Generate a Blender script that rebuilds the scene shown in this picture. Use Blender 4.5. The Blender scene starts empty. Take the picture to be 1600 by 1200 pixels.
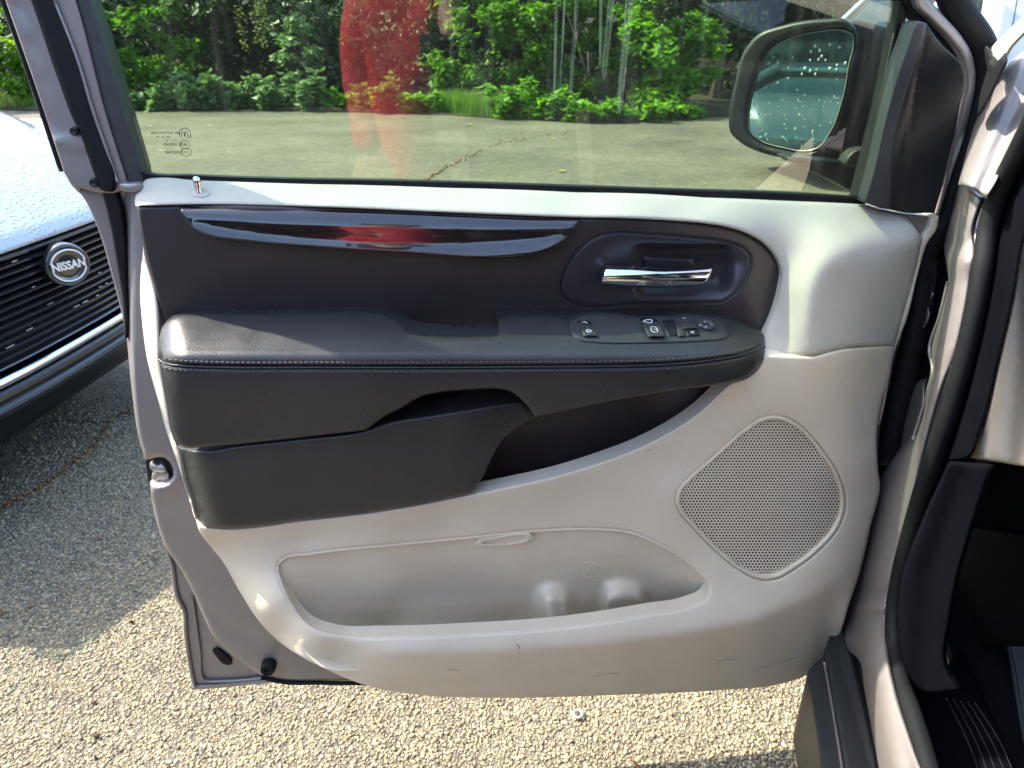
import bpy, bmesh, math, random
import numpy as np
from mathutils import Vector, Matrix
from mathutils.geometry import delaunay_2d_cdt
random.seed(7)
RNG = np.random.default_rng(11)
S = bpy.context.scene
COL = S.collection

# ------------------------------------------------------------------ camera
CAM = np.array([0.0, 0.0, 1.43])
PITCH = math.radians(25.0)
FPX = 1150.0                       # focal length in pixels of a 1600 px wide picture
cam_data = bpy.data.cameras.new('camera')
cam_data.sensor_width = 36.0
cam_data.lens = 36.0 * FPX / 1600.0
cam_data.clip_start = 0.02
cam_data.clip_end = 800.0
cam_data.dof.use_dof = True
cam_data.dof.focus_distance = 1.0
cam_data.dof.aperture_fstop = 11.0
cam = bpy.data.objects.new('camera', cam_data)
cam.location = CAM
cam.rotation_euler = (math.radians(90) - PITCH, 0, 0)
COL.objects.link(cam)
S.camera = cam

# ------------------------------------------------------------------ sky, sun, exposure
SUN_AZ = math.radians(76.0)        # the sun stands beyond the door, to the left
SUN_EL = math.radians(49.5)
world = bpy.data.worlds.new('World')
S.world = world
world.use_nodes = True
wn = world.node_tree
sky = wn.nodes.new('ShaderNodeTexSky')
sky.sky_type = 'NISHITA'
sky.sun_disc = False
sky.sun_elevation = SUN_EL
sky.sun_rotation = -SUN_AZ
sky.air_density = 1.0
sky.dust_density = 2.0
wn.links.new(sky.outputs[0], wn.nodes['Background'].inputs[0])
wn.nodes['Background'].inputs[1].default_value = 0.15
sun_data = bpy.data.lights.new('sun', 'SUN')
sun_data.energy = 2.4
sun_data.angle = math.radians(0.55)
sun_data.color = (1.0, 0.92, 0.80)
sun = bpy.data.objects.new('sun', sun_data)
sdir = Vector((-math.sin(SUN_AZ) * math.cos(SUN_EL), math.cos(SUN_AZ) * math.cos(SUN_EL), math.sin(SUN_EL)))
sun.rotation_euler = sdir.to_track_quat('Z', 'Y').to_euler()
sun.location = sdir * 30
COL.objects.link(sun)
S.view_settings.view_transform = 'Standard'
S.view_settings.look = 'None'
S.view_settings.exposure = 2.42
S.view_settings.gamma = 1.0
S.view_settings.use_curve_mapping = False
S.render.engine = 'CYCLES'
S.cycles.use_denoising = True
S.cycles.max_bounces = 10
S.cycles.diffuse_bounces = 4
S.cycles.transparent_max_bounces = 24
S.cycles.caustics_reflective = False
S.cycles.caustics_refractive = False

# ------------------------------------------------------------------ materials
def ramp(nt, fac, c0, c1, p0=0.0, p1=1.0):
    r = nt.nodes.new('ShaderNodeValToRGB')
    r.color_ramp.elements[0].position = p0; r.color_ramp.elements[1].position = p1
    r.color_ramp.elements[0].color = (*c0, 1); r.color_ramp.elements[1].color = (*c1, 1)
    nt.links.new(fac, r.inputs[0])
    return r.outputs[0]

def noise(nt, scale, detail=3, rough=0.55, vec=None):
    n = nt.nodes.new('ShaderNodeTexNoise')
    n.inputs['Scale'].default_value = scale; n.inputs['Detail'].default_value = detail
    n.inputs['Roughness'].default_value = rough
    if vec is not None: nt.links.new(vec, n.inputs['Vector'])
    return n.outputs['Fac']

def objco(nt, scale=None):
    t = nt.nodes.new('ShaderNodeTexCoord')
    if scale is None: return t.outputs['Object']
    m = nt.nodes.new('ShaderNodeMapping'); m.inputs['Scale'].default_value = scale
    nt.links.new(t.outputs['Object'], m.inputs['Vector'])
    return m.outputs[0]

def bump(nt, b, height, strength, dist):
    n = nt.nodes.new('ShaderNodeBump')
    n.inputs['Strength'].default_value = strength; n.inputs['Distance'].default_value = dist
    nt.links.new(height, n.inputs['Height'])
    nt.links.new(n.outputs[0], b.inputs['Normal'])
    return n

def mat(name, col, rough=0.5, metal=0.0, var=0.08, vscale=9.0, coat=0.0, coat_rough=0.08, spec=0.5,
        grain=None, rvar=0.0, wear=0.0):
    """Principled surface with slow colour variation, optional pebbled grain (scale, strength, dist) and roughness wear."""
    m = bpy.data.materials.new(name); m.use_nodes = True
    nt = m.node_tree; b = nt.nodes['Principled BSDF']
    b.inputs['Roughness'].default_value = rough; b.inputs['Metallic'].default_value = metal
    b.inputs['Coat Weight'].default_value = coat; b.inputs['Coat Roughness'].default_value = coat_rough
    b.inputs['Specular IOR Level'].default_value = spec
    co = objco(nt)
    n = noise(nt, vscale, 4, 0.6, co)
    c0 = tuple(c * (1 - var) for c in col); c1 = tuple(min(1, c * (1 + var)) for c in col)
    nt.links.new(ramp(nt, n, c0, c1, 0.3, 0.7), b.inputs['Base Color'])
    if rvar:
        n2 = noise(nt, vscale * 2.3, 5, 0.65, co)
        nt.links.new(ramp(nt, n2, (rough - rvar,) * 3, (rough + rvar,) * 3, 0.3, 0.7), b.inputs['Roughness'])
    if wear:
        n3 = noise(nt, 5.0, 8, 0.72, objco(nt, (1.0, 1.0, 2.2)))
        n4 = noise(nt, 160, 2, 0.5, co)
        w1 = ramp(nt, n3, (1, 1, 1), (1 - wear, 1 - wear * 1.15, 1 - wear * 1.35), 0.52, 0.78)
        w2 = ramp(nt, n4, (1 - wear * 1.5,) * 3, (1, 1, 1), 0.23, 0.29)
        src = b.inputs['Base Color'].links[0].from_socket
        for w_ in (w1, w2):
            mm = nt.nodes.new('ShaderNodeMix'); mm.data_type = 'RGBA'; mm.blend_type = 'MULTIPLY'; mm.inputs[0].default_value = 1
            nt.links.new(src, mm.inputs[6]); nt.links.new(w_, mm.inputs[7]); src = mm.outputs[2]
        nt.links.new(src, b.inputs['Base Color'])
    if grain:
        v = nt.nodes.new('ShaderNodeTexVoronoi'); v.inputs['Scale'].default_value = grain[0]
        nt.links.new(co, v.inputs['Vector'])
        bump(nt, b, v.outputs['Distance'], grain[1], grain[2])
    return m

M = {}
M['beige'] = mat('beige_plastic', (0.80, 0.715, 0.545), 0.62, var=0.03, grain=(620, 0.3, 0.0004), rvar=0.06, spec=0.28, wear=0.10)
M['beige_soft'] = mat('beige_soft_touch', (0.52, 0.50, 0.415), 0.78, var=0.03, grain=(520, 0.6, 0.0006), rvar=0.05, spec=0.22)
M['charcoal'] = mat('charcoal_soft_plastic', (0.036, 0.030, 0.031), 0.40, var=0.12, grain=(800, 0.25, 0.0004), rvar=0.06)
M['leather'] = mat('charcoal_leather', (0.028, 0.0295, 0.0295), 0.33, var=0.25, vscale=7, grain=(900, 0.4, 0.0005), rvar=0.10)
M['black'] = mat('black_plastic', (0.007, 0.008, 0.0095), 0.42, var=0.15, grain=(900, 0.2, 0.0003), rvar=0.06)
M['black_grey'] = mat('dark_grey_plastic', (0.032, 0.036, 0.036), 0.5, var=0.1, grain=(700, 0.25, 0.0004))
M['rubber'] = mat('black_rubber', (0.008, 0.009, 0.010), 0.62, var=0.2, rvar=0.08, spec=0.22)
M['paint'] = mat('grey_metallic_paint', (0.285, 0.262, 0.246), 0.46, metal=0.45, var=0.05, coat=0.25, coat_rough=0.06, rvar=0.05)
M['chrome'] = mat('chrome', (0.86, 0.86, 0.88), 0.05, metal=1.0, var=0.02)
M['steel'] = mat('dull_steel', (0.45, 0.43, 0.38), 0.38, metal=0.8, var=0.15, vscale=60)
M['white_print'] = mat('white_print', (0.75, 0.78, 0.78), 0.5, var=0.02)
M['etch'] = mat('etched_grey', (0.03, 0.035, 0.03), 0.7, var=0.02)
M['white_paint'] = mat('white_car_paint', (0.74, 0.76, 0.79), 0.3, var=0.02, coat=1.0, coat_rough=0.04)
M['gloss_black'] = mat('gloss_black_plastic', (0.008, 0.009, 0.012), 0.16, var=0.1, coat=0.5)
M['pale_paint'] = mat('pale_blue_paint', (0.52, 0.56, 0.66), 0.3, var=0.02, coat=0.8)
M['matte_black'] = mat('matte_black_plastic', (0.0045, 0.005, 0.007), 0.8, var=0.2, spec=0.0)
M['carpet'] = mat('black_carpet', (0.011, 0.012, 0.014), 0.95, spec=0.04, var=0.3, vscale=220, grain=(1500, 0.8, 0.002))
M['thread'] = mat('dark_thread', (0.075, 0.07, 0.07), 0.6, var=0.1)

def wood_material():
    m = bpy.data.materials.new('dark_gloss_wood'); m.use_nodes = True
    nt = m.node_tree; b = nt.nodes['Principled BSDF']
    co = objco(nt, (3, 3, 40))
    n = noise(nt, 6, 6, 0.6, co)
    nt.links.new(ramp(nt, n, (0.006, 0.006, 0.008), (0.030, 0.018, 0.014), 0.35, 0.75), b.inputs['Base Color'])
    b.inputs['Roughness'].default_value = 0.12
    b.inputs['Coat Weight'].default_value = 1.0; b.inputs['Coat Roughness'].default_value = 0.02
    b.inputs['Coat IOR'].default_value = 1.55
    n2 = noise(nt, 60, 4, 0.6, objco(nt, (1, 1, 4)))
    nt.links.new(ramp(nt, n2, (0.0,) * 3, (0.07,) * 3, 0.4, 0.8), b.inputs['Coat Roughness'])
    return m
M['wood'] = wood_material()

def glass_material(name, tint, dirt, f0=0.05):
    """A sheet of tinted glass: tinted see-through, Fresnel mirror, and a film of dust with runs."""
    m = bpy.data.materials.new(name); m.use_nodes = True
    nt = m.node_tree; nt.nodes.remove(nt.nodes['Principled BSDF'])
    out = nt.nodes['Material Output']
    tr = nt.nodes.new('ShaderNodeBsdfTransparent'); tr.inputs[0].default_value = (*tint, 1)
    gl = nt.nodes.new('ShaderNodeBsdfGlossy'); gl.inputs['Roughness'].default_value = 0.0
    lw = nt.nodes.new('ShaderNodeLayerWeight'); lw.inputs['Blend'].default_value = 0.5      # facing: the same from both sides
    pw = nt.nodes.new('ShaderNodeMath'); pw.operation = 'POWER'; pw.inputs[1].default_value = 5.0
    nt.links.new(lw.outputs['Facing'], pw.inputs[0])
    fr = nt.nodes.new('ShaderNodeMath'); fr.operation = 'MULTIPLY_ADD'; fr.inputs[1].default_value = 1 - f0; fr.inputs[2].default_value = f0
    nt.links.new(pw.outputs[0], fr.inputs[0])
    mx = nt.nodes.new('ShaderNodeMixShader')
    nt.links.new(fr.outputs[0], mx.inputs[0]); nt.links.new(tr.outputs[0], mx.inputs[1]); nt.links.new(gl.outputs[0], mx.inputs[2])
    last = mx.outputs[0]
    if dirt:
        df = nt.nodes.new('ShaderNodeBsdfTranslucent'); df.inputs[0].default_value = (0.75, 0.78, 0.72, 1)
        n = noise(nt, 10, 6, 0.7, objco(nt, (5.0, 1, 0.35)))
        n2 = noise(nt, 3, 3, 0.5, objco(nt))
        f1 = ramp(nt, n, (0, 0, 0), (1, 1, 1), 0.52, 0.8)
        mu = nt.nodes.new('ShaderNodeMath'); mu.operation = 'MULTIPLY'
        nt.links.new(f1, mu.inputs[0]); nt.links.new(n2, mu.inputs[1])
        ma = nt.nodes.new('ShaderNodeMath'); ma.operation = 'MULTIPLY_ADD'
        ma.inputs[1].default_value = dirt; ma.inputs[2].default_value = dirt * 0.12
        nt.links.new(mu.outputs[0], ma.inputs[0])
        m2 = nt.nodes.new('ShaderNodeMixShader')
        nt.links.new(ma.outputs[0], m2.inputs[0]); nt.links.new(last, m2.inputs[1]); nt.links.new(df.outputs[0], m2.inputs[2])
        last = m2.outputs[0]
    nt.links.new(last, out.inputs['Surface'])
    return m
M['door_glass'] = glass_material('door_glass', (0.47, 0.61, 0.43), 0.05, 0.092)
M['dark_glass'] = glass_material('dark_car_glass', (0.50, 0.66, 0.68), 0.0, 0.36)
M['car_glass'] = glass_material('car_glass', (0.62, 0.72, 0.70), 0.0, 0.06)
M['mirror'] = mat('mirror_silver', (0.55, 0.76, 0.82), 0.01, metal=1.0, var=0.0)
M['silver'] = mat('bright_silver', (0.80, 0.81, 0.83), 0.32, metal=0.35, var=0.02)
M['drop'] = mat('water_drop', (0.50, 0.58, 0.60), 0.06, var=0.0, spec=1.0)

# ------------------------------------------------------------------ pixel rays of the photograph -> points on real surfaces
def rays(x, y):
    x = np.asarray(x, float); y = np.asarray(y, float)
    r = (x - 800) / FPX; u = (600 - y) / FPX
    cp, sp = math.cos(PITCH), math.sin(PITCH)
    return np.stack([r, cp + u * sp, -sp + u * cp], -1)

DOOR_Y, DOOR_T = 1.06, 0.10
def P_door(x, y, d):
    """door plane (hinge side a little farther away); d = metres proud of it towards the cabin"""
    v = rays(x, y)
    t = (DOOR_Y - np.asarray(d, float)) / (v[..., 1] - DOOR_T * v[..., 0])
    return CAM + v * t[..., None]
HINGE = np.array([0.64, 1.12]); BN = np.array([-0.963, 0.27])
def P_body(x, y, e):
    """plane of the body side at the door opening; e = metres proud of it towards outside"""
    v = rays(x, y)
    t = (HINGE @ BN + np.asarray(e, float)) / (v[..., 0] * BN[0] + v[..., 1] * BN[1])
    return CAM + v * t[..., None]
def P_flat(z0):
    def f(x, y, d):
        v = rays(x, y)
        t = (z0 + np.asarray(d, float) - CAM[2]) / v[..., 2]
        return CAM + v * t[..., None]
    return f
def P_y(y0):
    def f(x, y, d):
        v = rays(x, y)
        t = (y0 - np.asarray(d, float)) / v[..., 1]
        return CAM + v * t[..., None]
    return f

# ------------------------------------------------------------------ object helpers
def tag(o, label=None, cat=None, group=None, kind=None):
    if label: o['label'] = label
    if cat: o['category'] = cat
    if group: o['group'] = group
    if kind: o['kind'] = kind
    return o
def empty(name, loc=(0, 0, 0), rz=0.0):
    o = bpy.data.objects.new(name, None); o.location = loc; o.rotation_euler = (0, 0, rz)
    o.empty_display_size = 0.1
    COL.objects.link(o)
    return o
def link(o, parent=None):
    COL.objects.link(o)
    if parent is not None:
        o.parent = parent
        loc = Vector((0, 0, 0)); p = parent
        o.matrix_parent_inverse = world_matrix(parent).inverted()
    return o
def world_matrix(o):
    m = Matrix.LocRotScale(o.location, o.rotation_euler, o.scale)
    if o.parent is not None:
        m = world_matrix(o.parent) @ o.matrix_parent_inverse @ m
    return m
def mesh_obj(name, verts, faces, material, parent=None, smooth=True):
    me = bpy.data.meshes.new(name)
    me.from_pydata([tuple(map(float, v)) for v in verts], [], [tuple(map(int, f)) for f in faces])
    if smooth: me.polygons.foreach_set('use_smooth', [True] * len(me.polygons))
    me.materials.append(material)
    me.update()
    return link(bpy.data.objects.new(name, me), parent)
def bm_obj(name, bm, material, parent=None, smooth=True):
    me = bpy.data.meshes.new(name)
    bmesh.ops.recalc_face_normals(bm, faces=bm.faces[:])
    bm.to_mesh(me); bm.free()
    if smooth: me.polygons.foreach_set('use_smooth', [True] * len(me.polygons))
    me.materials.append(material)
    return link(bpy.data.objects.new(name, me), parent)

def catmull(pts, step, closed):
    """pts: (x, y) or (x, y, 1) for a sharp corner; resampled every ~step px"""
    n = len(pts); P = np.array([p[:2] for p in pts], float)
    corner = [len(p) > 2 for p in pts]
    out = []
    rng = range(n) if closed else range(n - 1)
    for i in rng:
        j = (i + 1) % n
        a, b = P[i], P[j]
        L = np.linalg.norm(b - a)
        if L < 1e-6: continue
        pa = P[i - 1] if (closed or i > 0) else a
        pb = P[(j + 1) % n] if (closed or j < n - 1) else b
        def tang(p, q, r):
            l1 = np.linalg.norm(q - p) + 1e-6; l2 = np.linalg.norm(r - q) + 1e-6
            return ((q - p) / l1 * l2 + (r - q) / l2 * l1) / (l1 + l2)
        ta = (b - a) / L if corner[i] or (not closed and i == 0) else tang(pa, a, b)
        tb = (b - a) / L if corner[j] or (not closed and j == n - 1) else tang(a, b, pb)
        k = max(1, int(round(L / step)))
        s = np.arange(k) / k
        h00 = 2 * s**3 - 3 * s**2 + 1; h10 = s**3 - 2 * s**2 + s; h01 = -2 * s**3 + 3 * s**2; h11 = s**3 - s**2
        out.append(h00[:, None] * a + h10[:, None] * ta * L + h01[:, None] * b + h11[:, None] * tb * L)
    if not closed: out.append(P[-1:])
    return np.concatenate(out)

def area2(poly):
    x, y = poly[:, 0], poly[:, 1]
    return np.sum(x * np.roll(y, -1) - np.roll(x, -1) * y)
def inside(pts, poly):
    x, y = pts[:, 0][:, None], pts[:, 1][:, None]
    x1, y1 = poly[:, 0][None], poly[:, 1][None]
    x2, y2 = np.roll(poly[:, 0], -1)[None], np.roll(poly[:, 1], -1)[None]
    c = (y1 > y) != (y2 > y)
    with np.errstate(divide='ignore', invalid='ignore'):
        xi = (x2 - x1) * (y - y1) / (y2 - y1) + x1
    return (np.sum(c & (x < xi), axis=1) % 2) == 1
def polydist(pts, poly, closed=True):
    a = poly if closed else poly[:-1]
    b = np.roll(poly, -1, axis=0) if closed else poly[1:]
    ab = b - a; L = np.sum(ab * ab, 1) + 1e-9
    best = np.full(len(pts), 1e9)
    for i0 in range(0, len(pts), 4000):
        q = pts[i0:i0 + 4000]
        ap = q[:, None, :] - a[None]
        t = np.clip(np.sum(ap * ab[None], 2) / L[None], 0, 1)
        d = ap - t[..., None] * ab[None]
        best[i0:i0 + 4000] = np.sqrt(np.min(np.sum(d * d, 2), 1))
    return best

class TPS:
    """smooth depth field through (x, y, d) points"""
    def __init__(self, pts, lam=1e-4):
        p = np.array(pts, float); self.c = p[:, :2] / 500.0; n = len(p)
        r = np.linalg.norm(self.c[:, None] - self.c[None], axis=2)
        K = np.where(r > 0, r * r * np.log(r + 1e-12), 0) + lam * np.eye(n)
        Q = np.hstack([np.ones((n, 1)), self.c])
        A = np.block([[K, Q], [Q.T, np.zeros((3, 3))]])
        self.w = np.linalg.solve(A, np.concatenate([p[:, 2], np.zeros(3)]))
    def __call__(self, x, y):
        q = np.stack([x, y], -1) / 500.0
        r = np.linalg.norm(q[:, None] - self.c[None], axis=2)
        U = np.where(r > 0, r * r * np.log(r + 1e-12), 0)
        n = len(self.c)
        return U @ self.w[:n] + self.w[n] + q @ self.w[n + 1:]
def sm(x):
    x = np.clip(x, 0, 1); return x * x * (3 - 2 * x)
def groove(x, y, line, width, depth):
    return depth * np.exp(-(polydist(np.stack([x, y], -1), np.array(line, float), False) / width) ** 2)

def panel(name, outline, depth, material, parent=None, proj=P_door, holes=(), grid=11, R=4, er=0.003, back=0.012,
          step=7, hole_back=None, flip=False):
    """A shell whose outline is traced on the photograph and set at its own real depth: rounded edges, a skirt
    giving it thickness, and a surface shaped by depth(x, y) in metres proud of the reference plane."""
    if not callable(depth):
        dv = float(depth); depth = lambda x, y: np.full(len(x), dv)
    def orient(loop, ccw):
        return loop if (area2(loop) > 0) == ccw else loop[::-1]
    loops = [orient(catmull(outline, step, True), True)] + [orient(catmull(h, step, True), False) for h in holes]
    alll = np.concatenate(loops)
    lo, hi = loops[0].min(0), loops[0].max(0)
    def keep(q, dmin):
        k = inside(q, loops[0])
        for h in loops[1:]: k &= ~inside(q, h)
        q = q[k]
        dist = np.full(len(q), 1e9)
        for l in loops: dist = np.minimum(dist, polydist(q, l))
        return q[dist >= dmin]
    extra = []
    for f in (0.12, 0.35, 0.68, 1.0):
        o = R * f
        if o < 0.6: continue
        for l in loops:
            tng = np.roll(l, -1, 0) - np.roll(l, 1, 0)
            tng /= np.linalg.norm(tng, axis=1)[:, None] + 1e-9
            nrm = np.stack([-tng[:, 1], tng[:, 0]], -1)
            q = l + nrm * o
            extra.append(keep(q, o * 0.93))
    gx = np.arange(lo[0], hi[0] + grid, grid); gy = np.arange(lo[1], hi[1] + grid * 0.866, grid * 0.866)
    X, Y = np.meshgrid(gx, gy); X = X + (np.arange(len(gy)) % 2)[:, None] * grid * 0.5
    extra.append(keep(np.stack([X.ravel(), Y.ravel()], -1), R + grid * 0.45))
    pts = np.concatenate(loops + extra)
    edges = []; k0 = 0
    for l in loops:
        n = len(l); edges += [(k0 + i, k0 + (i + 1) % n) for i in range(n)]; k0 += n
    vo, eo, fo, ov, oe, of = delaunay_2d_cdt([Vector(p) for p in pts], edges, [], 0, 1e-4)
    V = np.array([tuple(v) for v in vo]); F = [f for f in fo if len(f) == 3]
    cen = V[np.array(F)].mean(1)
    k = inside(cen, loops[0])
    for h in loops[1:]: k &= ~inside(cen, h)
    F = np.array(F)[k]
    e1 = V[F[:, 1]] - V[F[:, 0]]; e2 = V[F[:, 2]] - V[F[:, 0]]
    F = F[np.abs(e1[:, 0] * e2[:, 1] - e1[:, 1] * e2[:, 0]) > 0.12]      # no slivers: their normals are noise
    dist = np.full(len(V), 1e9)
    for l in loops: dist = np.minimum(dist, polydist(V, l))
    s = np.clip(dist / max(R, 1e-3), 0, 1)
    D = depth(V[:, 0], V[:, 1]) - er * (1 - np.sqrt(np.clip(1 - (1 - s) ** 2, 0, 1)))
    W = proj(V[:, 0], V[:, 1], D)
    # face the camera
    a, b, c = W[F[:, 0]], W[F[:, 1]], W[F[:, 2]]
    nn = np.cross(b - a, c - a); toward = np.sum(nn * (CAM - (a + b + c) / 3), 1) > 0
    F = np.where(toward[:, None], F, F[:, [0, 2, 1]])
    verts = [tuple(w) for w in W]; faces = [tuple(f) for f in F]
    for li, l in enumerate(loops):
        bk = back if (li == 0 or hole_back is None) else hole_back
        if bk <= 0: continue
        d0 = depth(l[:, 0], l[:, 1]) - er
        w0 = proj(l[:, 0], l[:, 1], d0)
        # back loop: same place moved straight back from the reference plane
        w1 = w0 + (proj_back(proj) * bk)
        n = len(l); b0 = len(verts)
        verts += [tuple(w) for w in w0] + [tuple(w) for w in w1]
        for i in range(n):
            j = (i + 1) % n
            faces.append((b0 + i, b0 + n + i, b0 + n + j, b0 + j))
    return mesh_obj(name, verts, faces, material, parent)
BACKV = {}
def proj_back(proj):
    v = BACKV.get(proj)
    if v is not None: return v
    if proj is P_door: v = np.array([-DOOR_T, 1.0, 0]) / math.hypot(1, DOOR_T)
    elif proj is P_body: v = np.array([0.57, 0.82, 0])
    else: v = np.array([0, 0, -1.0]) if proj(800., 900., 0.)[2] == proj(900., 1000., 0.)[2] else np.array([0, 1.0, 0])
    BACKV[proj] = v
    return v

def sweep(pts, prof, name, material, parent=None, closed=False, up=(0, 0, 1), smooth=True, radii=None):
    """sweep a small closed profile [(a, b)...] along 3-D points"""
    P = np.array(pts, float); n = len(P); k = len(prof)
    verts = []; faces = []
    pa_ = None
    for i in range(n):
        t = (P[(i + 1) % n] - P[i - 1]) if closed else (P[min(i + 1, n - 1)] - P[max(i - 1, 0)])
        t = t / (np.linalg.norm(t) + 1e-9)
        if pa_ is None:
            a = np.cross(t, up); la = np.linalg.norm(a)
            a = a / la if la > 0.05 else np.cross(t, (0, 1.0, 0)) / np.linalg.norm(np.cross(t, (0, 1.0, 0)))
        else:
            a = pa_ - t * (pa_ @ t); a /= np.linalg.norm(a) + 1e-9
        pa_ = a
        b = np.cross(a, t)
        r = 1.0 if radii is None else radii[i]
        for (pa, pb) in prof: verts.append(P[i] + a * pa * r + b * pb * r)
    for i in range(n if closed else n - 1):
        for j in range(k):
            faces.append((i * k + j, ((i + 1) % n) * k + j, ((i + 1) % n) * k + (j + 1) % k, i * k + (j + 1) % k))
    if not closed:
        faces.append(tuple(range(k))[::-1]); faces.append(tuple((n - 1) * k + j for j in range(k)))
    return mesh_obj(name, verts, faces, material, parent, smooth)
def ring(r, n=10, ry=None):
    ry = r if ry is None else ry
    return [(r * math.cos(2 * math.pi * i / n), ry * math.sin(2 * math.pi * i / n)) for i in range(n)]
def tube_px(name, line, d, r, material, parent=None, proj=P_door, step=10, closed=False, n=10):
    l = catmull(line, step, closed)
    dd = d(l[:, 0], l[:, 1]) if callable(d) else np.full(len(l), float(d))
    return sweep(proj(l[:, 0], l[:, 1], dd), ring(r, n), name, material, parent, closed)

def box_bm(bm, size, loc, rot=None, bev=0.0, seg=2):
    r = bmesh.ops.create_cube(bm, size=1.0)
    vs = r['verts']
    bmesh.ops.scale(bm, vec=size, verts=vs)
    if bev > 0:
        es = list({e for v in vs for e in v.link_edges})
        rr = bmesh.ops.bevel(bm, geom=es, offset=bev, segments=seg, profile=0.6, affect='EDGES')
        vs = list({v for f in rr['faces'] for v in f.verts} | {v for v in vs if v.is_valid})
    m = Matrix.Translation(loc)
    if rot is not None: m = m @ rot.to_4x4()
    bmesh.ops.transform(bm, matrix=m, verts=[v for v in vs if v.is_valid])

def frame_mat(origin, xax, yax):
    x = Vector(xax).normalized(); y = Vector(yax); y = (y - x * y.dot(x)).normalized(); z = x.cross(y)
    m = Matrix((x, y, z)).transposed().to_4x4(); m.translation = Vector(origin)
    return m
def text_obj(name, body, size, matrix, material, parent=None, extrude=0.0003, align='CENTER', bold=0.0, sx=1.0):
    cu = bpy.data.curves.new(name, 'FONT'); cu.body = body; cu.size = size; cu.extrude = extrude
    cu.align_x = align; cu.align_y = 'CENTER'; cu.offset = bold; cu.resolution_u = 3
    tmp = bpy.data.objects.new('tmp_text', cu); COL.objects.link(tmp)
    dg = bpy.context.evaluated_depsgraph_get()
    me = bpy.data.meshes.new_from_object(tmp.evaluated_get(dg))
    bpy.data.objects.remove(tmp); bpy.data.curves.remove(cu)
    me.name = name
    me.transform(Matrix.Diagonal((sx, 1, 1, 1)))
    me.transform(matrix)
    me.materials.clear(); me.materials.append(material)
    return link(bpy.data.objects.new(name, me), parent)
# ================================================================== the minivan: its open driver's door
van = empty('minivan', (HINGE[0], HINGE[1], 0))
tag(van, 'grey minivan with its driver door swung wide open towards the camera', 'minivan')

# ---- painted metal of the door
NOTCH = [(227, 719, 1), (240, 716), (258, 716), (264, 721), (268, 749), (262, 753), (234, 754, 1)]
shell_out = [(186, 293, 1), (190, 310), (195, 331), (195, 409), (200, 537), (208, 628), (216, 681)] + NOTCH + [
    (238, 787), (247, 825), (259, 856), (281, 887), (300, 922), (316, 959), (337, 1000), (375, 1034), (406, 1053), (437, 1062),
    (500, 1064), (560, 1064), (700, 1072), (1000, 1070), (1240, 1048), (1312, 985), (1340, 900), (1371, 756), (1374, 680), (1398, 545),
    (1430, 410, 1), (1436, 348, 1), (1300, 326, 1), (700, 304, 1), (240, 292, 1)]
def shell_d(x, y):
    d = np.full(len(x), -0.012)
    d -= 0.02 * np.exp(-((x - 195) / 9.0) ** 2) * (y < 700)
    d -= 0.034 * sm((x - 520) / 50) * sm((1200 - x) / 60) * sm((y - 860) / 40) * sm((1048 - y) / 22)
    d -= groove(x, y, [(300, 935), (350, 975), (430, 1015), (520, 1045)], 9, 0.004)
    d += groove(x, y, [(232, 770), (262, 762), (276, 745)], 9, 0.006)
    return d
shell = panel('door_shell', shell_out, shell_d, M['paint'], van, R=9, er=0.010, back=0.04, grid=10)
tag(shell, 'grey metallic painted inner frame of the door')
skin_out = [(104, 276, 1), (112, 290), (125, 302), (150, 350), (175, 431), (197, 525), (205, 600), (222, 700), (240, 775), (258, 850), (268, 880), (278, 937),
            (286, 950), (288, 987), (297, 1050), (300, 1078, 1), (344, 1075), (437, 1066), (560, 1068), (800, 1072), (1000, 1062), (1230, 1030), (1330, 880),
            (1371, 700), (1400, 560), (1430, 420, 1), (1436, 340, 1), (1340, 325, 1), (700, 302, 1), (235, 292, 1)]
panel('outer_skin', skin_out, -0.050, M['paint'], shell, R=5, er=0.003, back=0.022, grid=24)
tube_px('hem_flange', [(258, 850), (268, 880), (279, 937), (287, 952), (290, 987), (299, 1050), (304, 1073)], -0.047, 0.0035, M['paint'], shell)
tube_px('hem_flange', [(300, 930), (306, 975), (312, 1020), (318, 1062), (350, 1064), (420, 1058)], -0.046, 0.003, M['paint'], shell)
tube_px('hem_flange', [(304, 1073), (344, 1070), (437, 1062), (540, 1062)], -0.047, 0.003, M['paint'], shell)
tube_px('door_seal', [(408, 1058), (437, 1065), (500, 1067), (600, 1068)], -0.016, 0.004, M['rubber'], shell)
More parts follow.
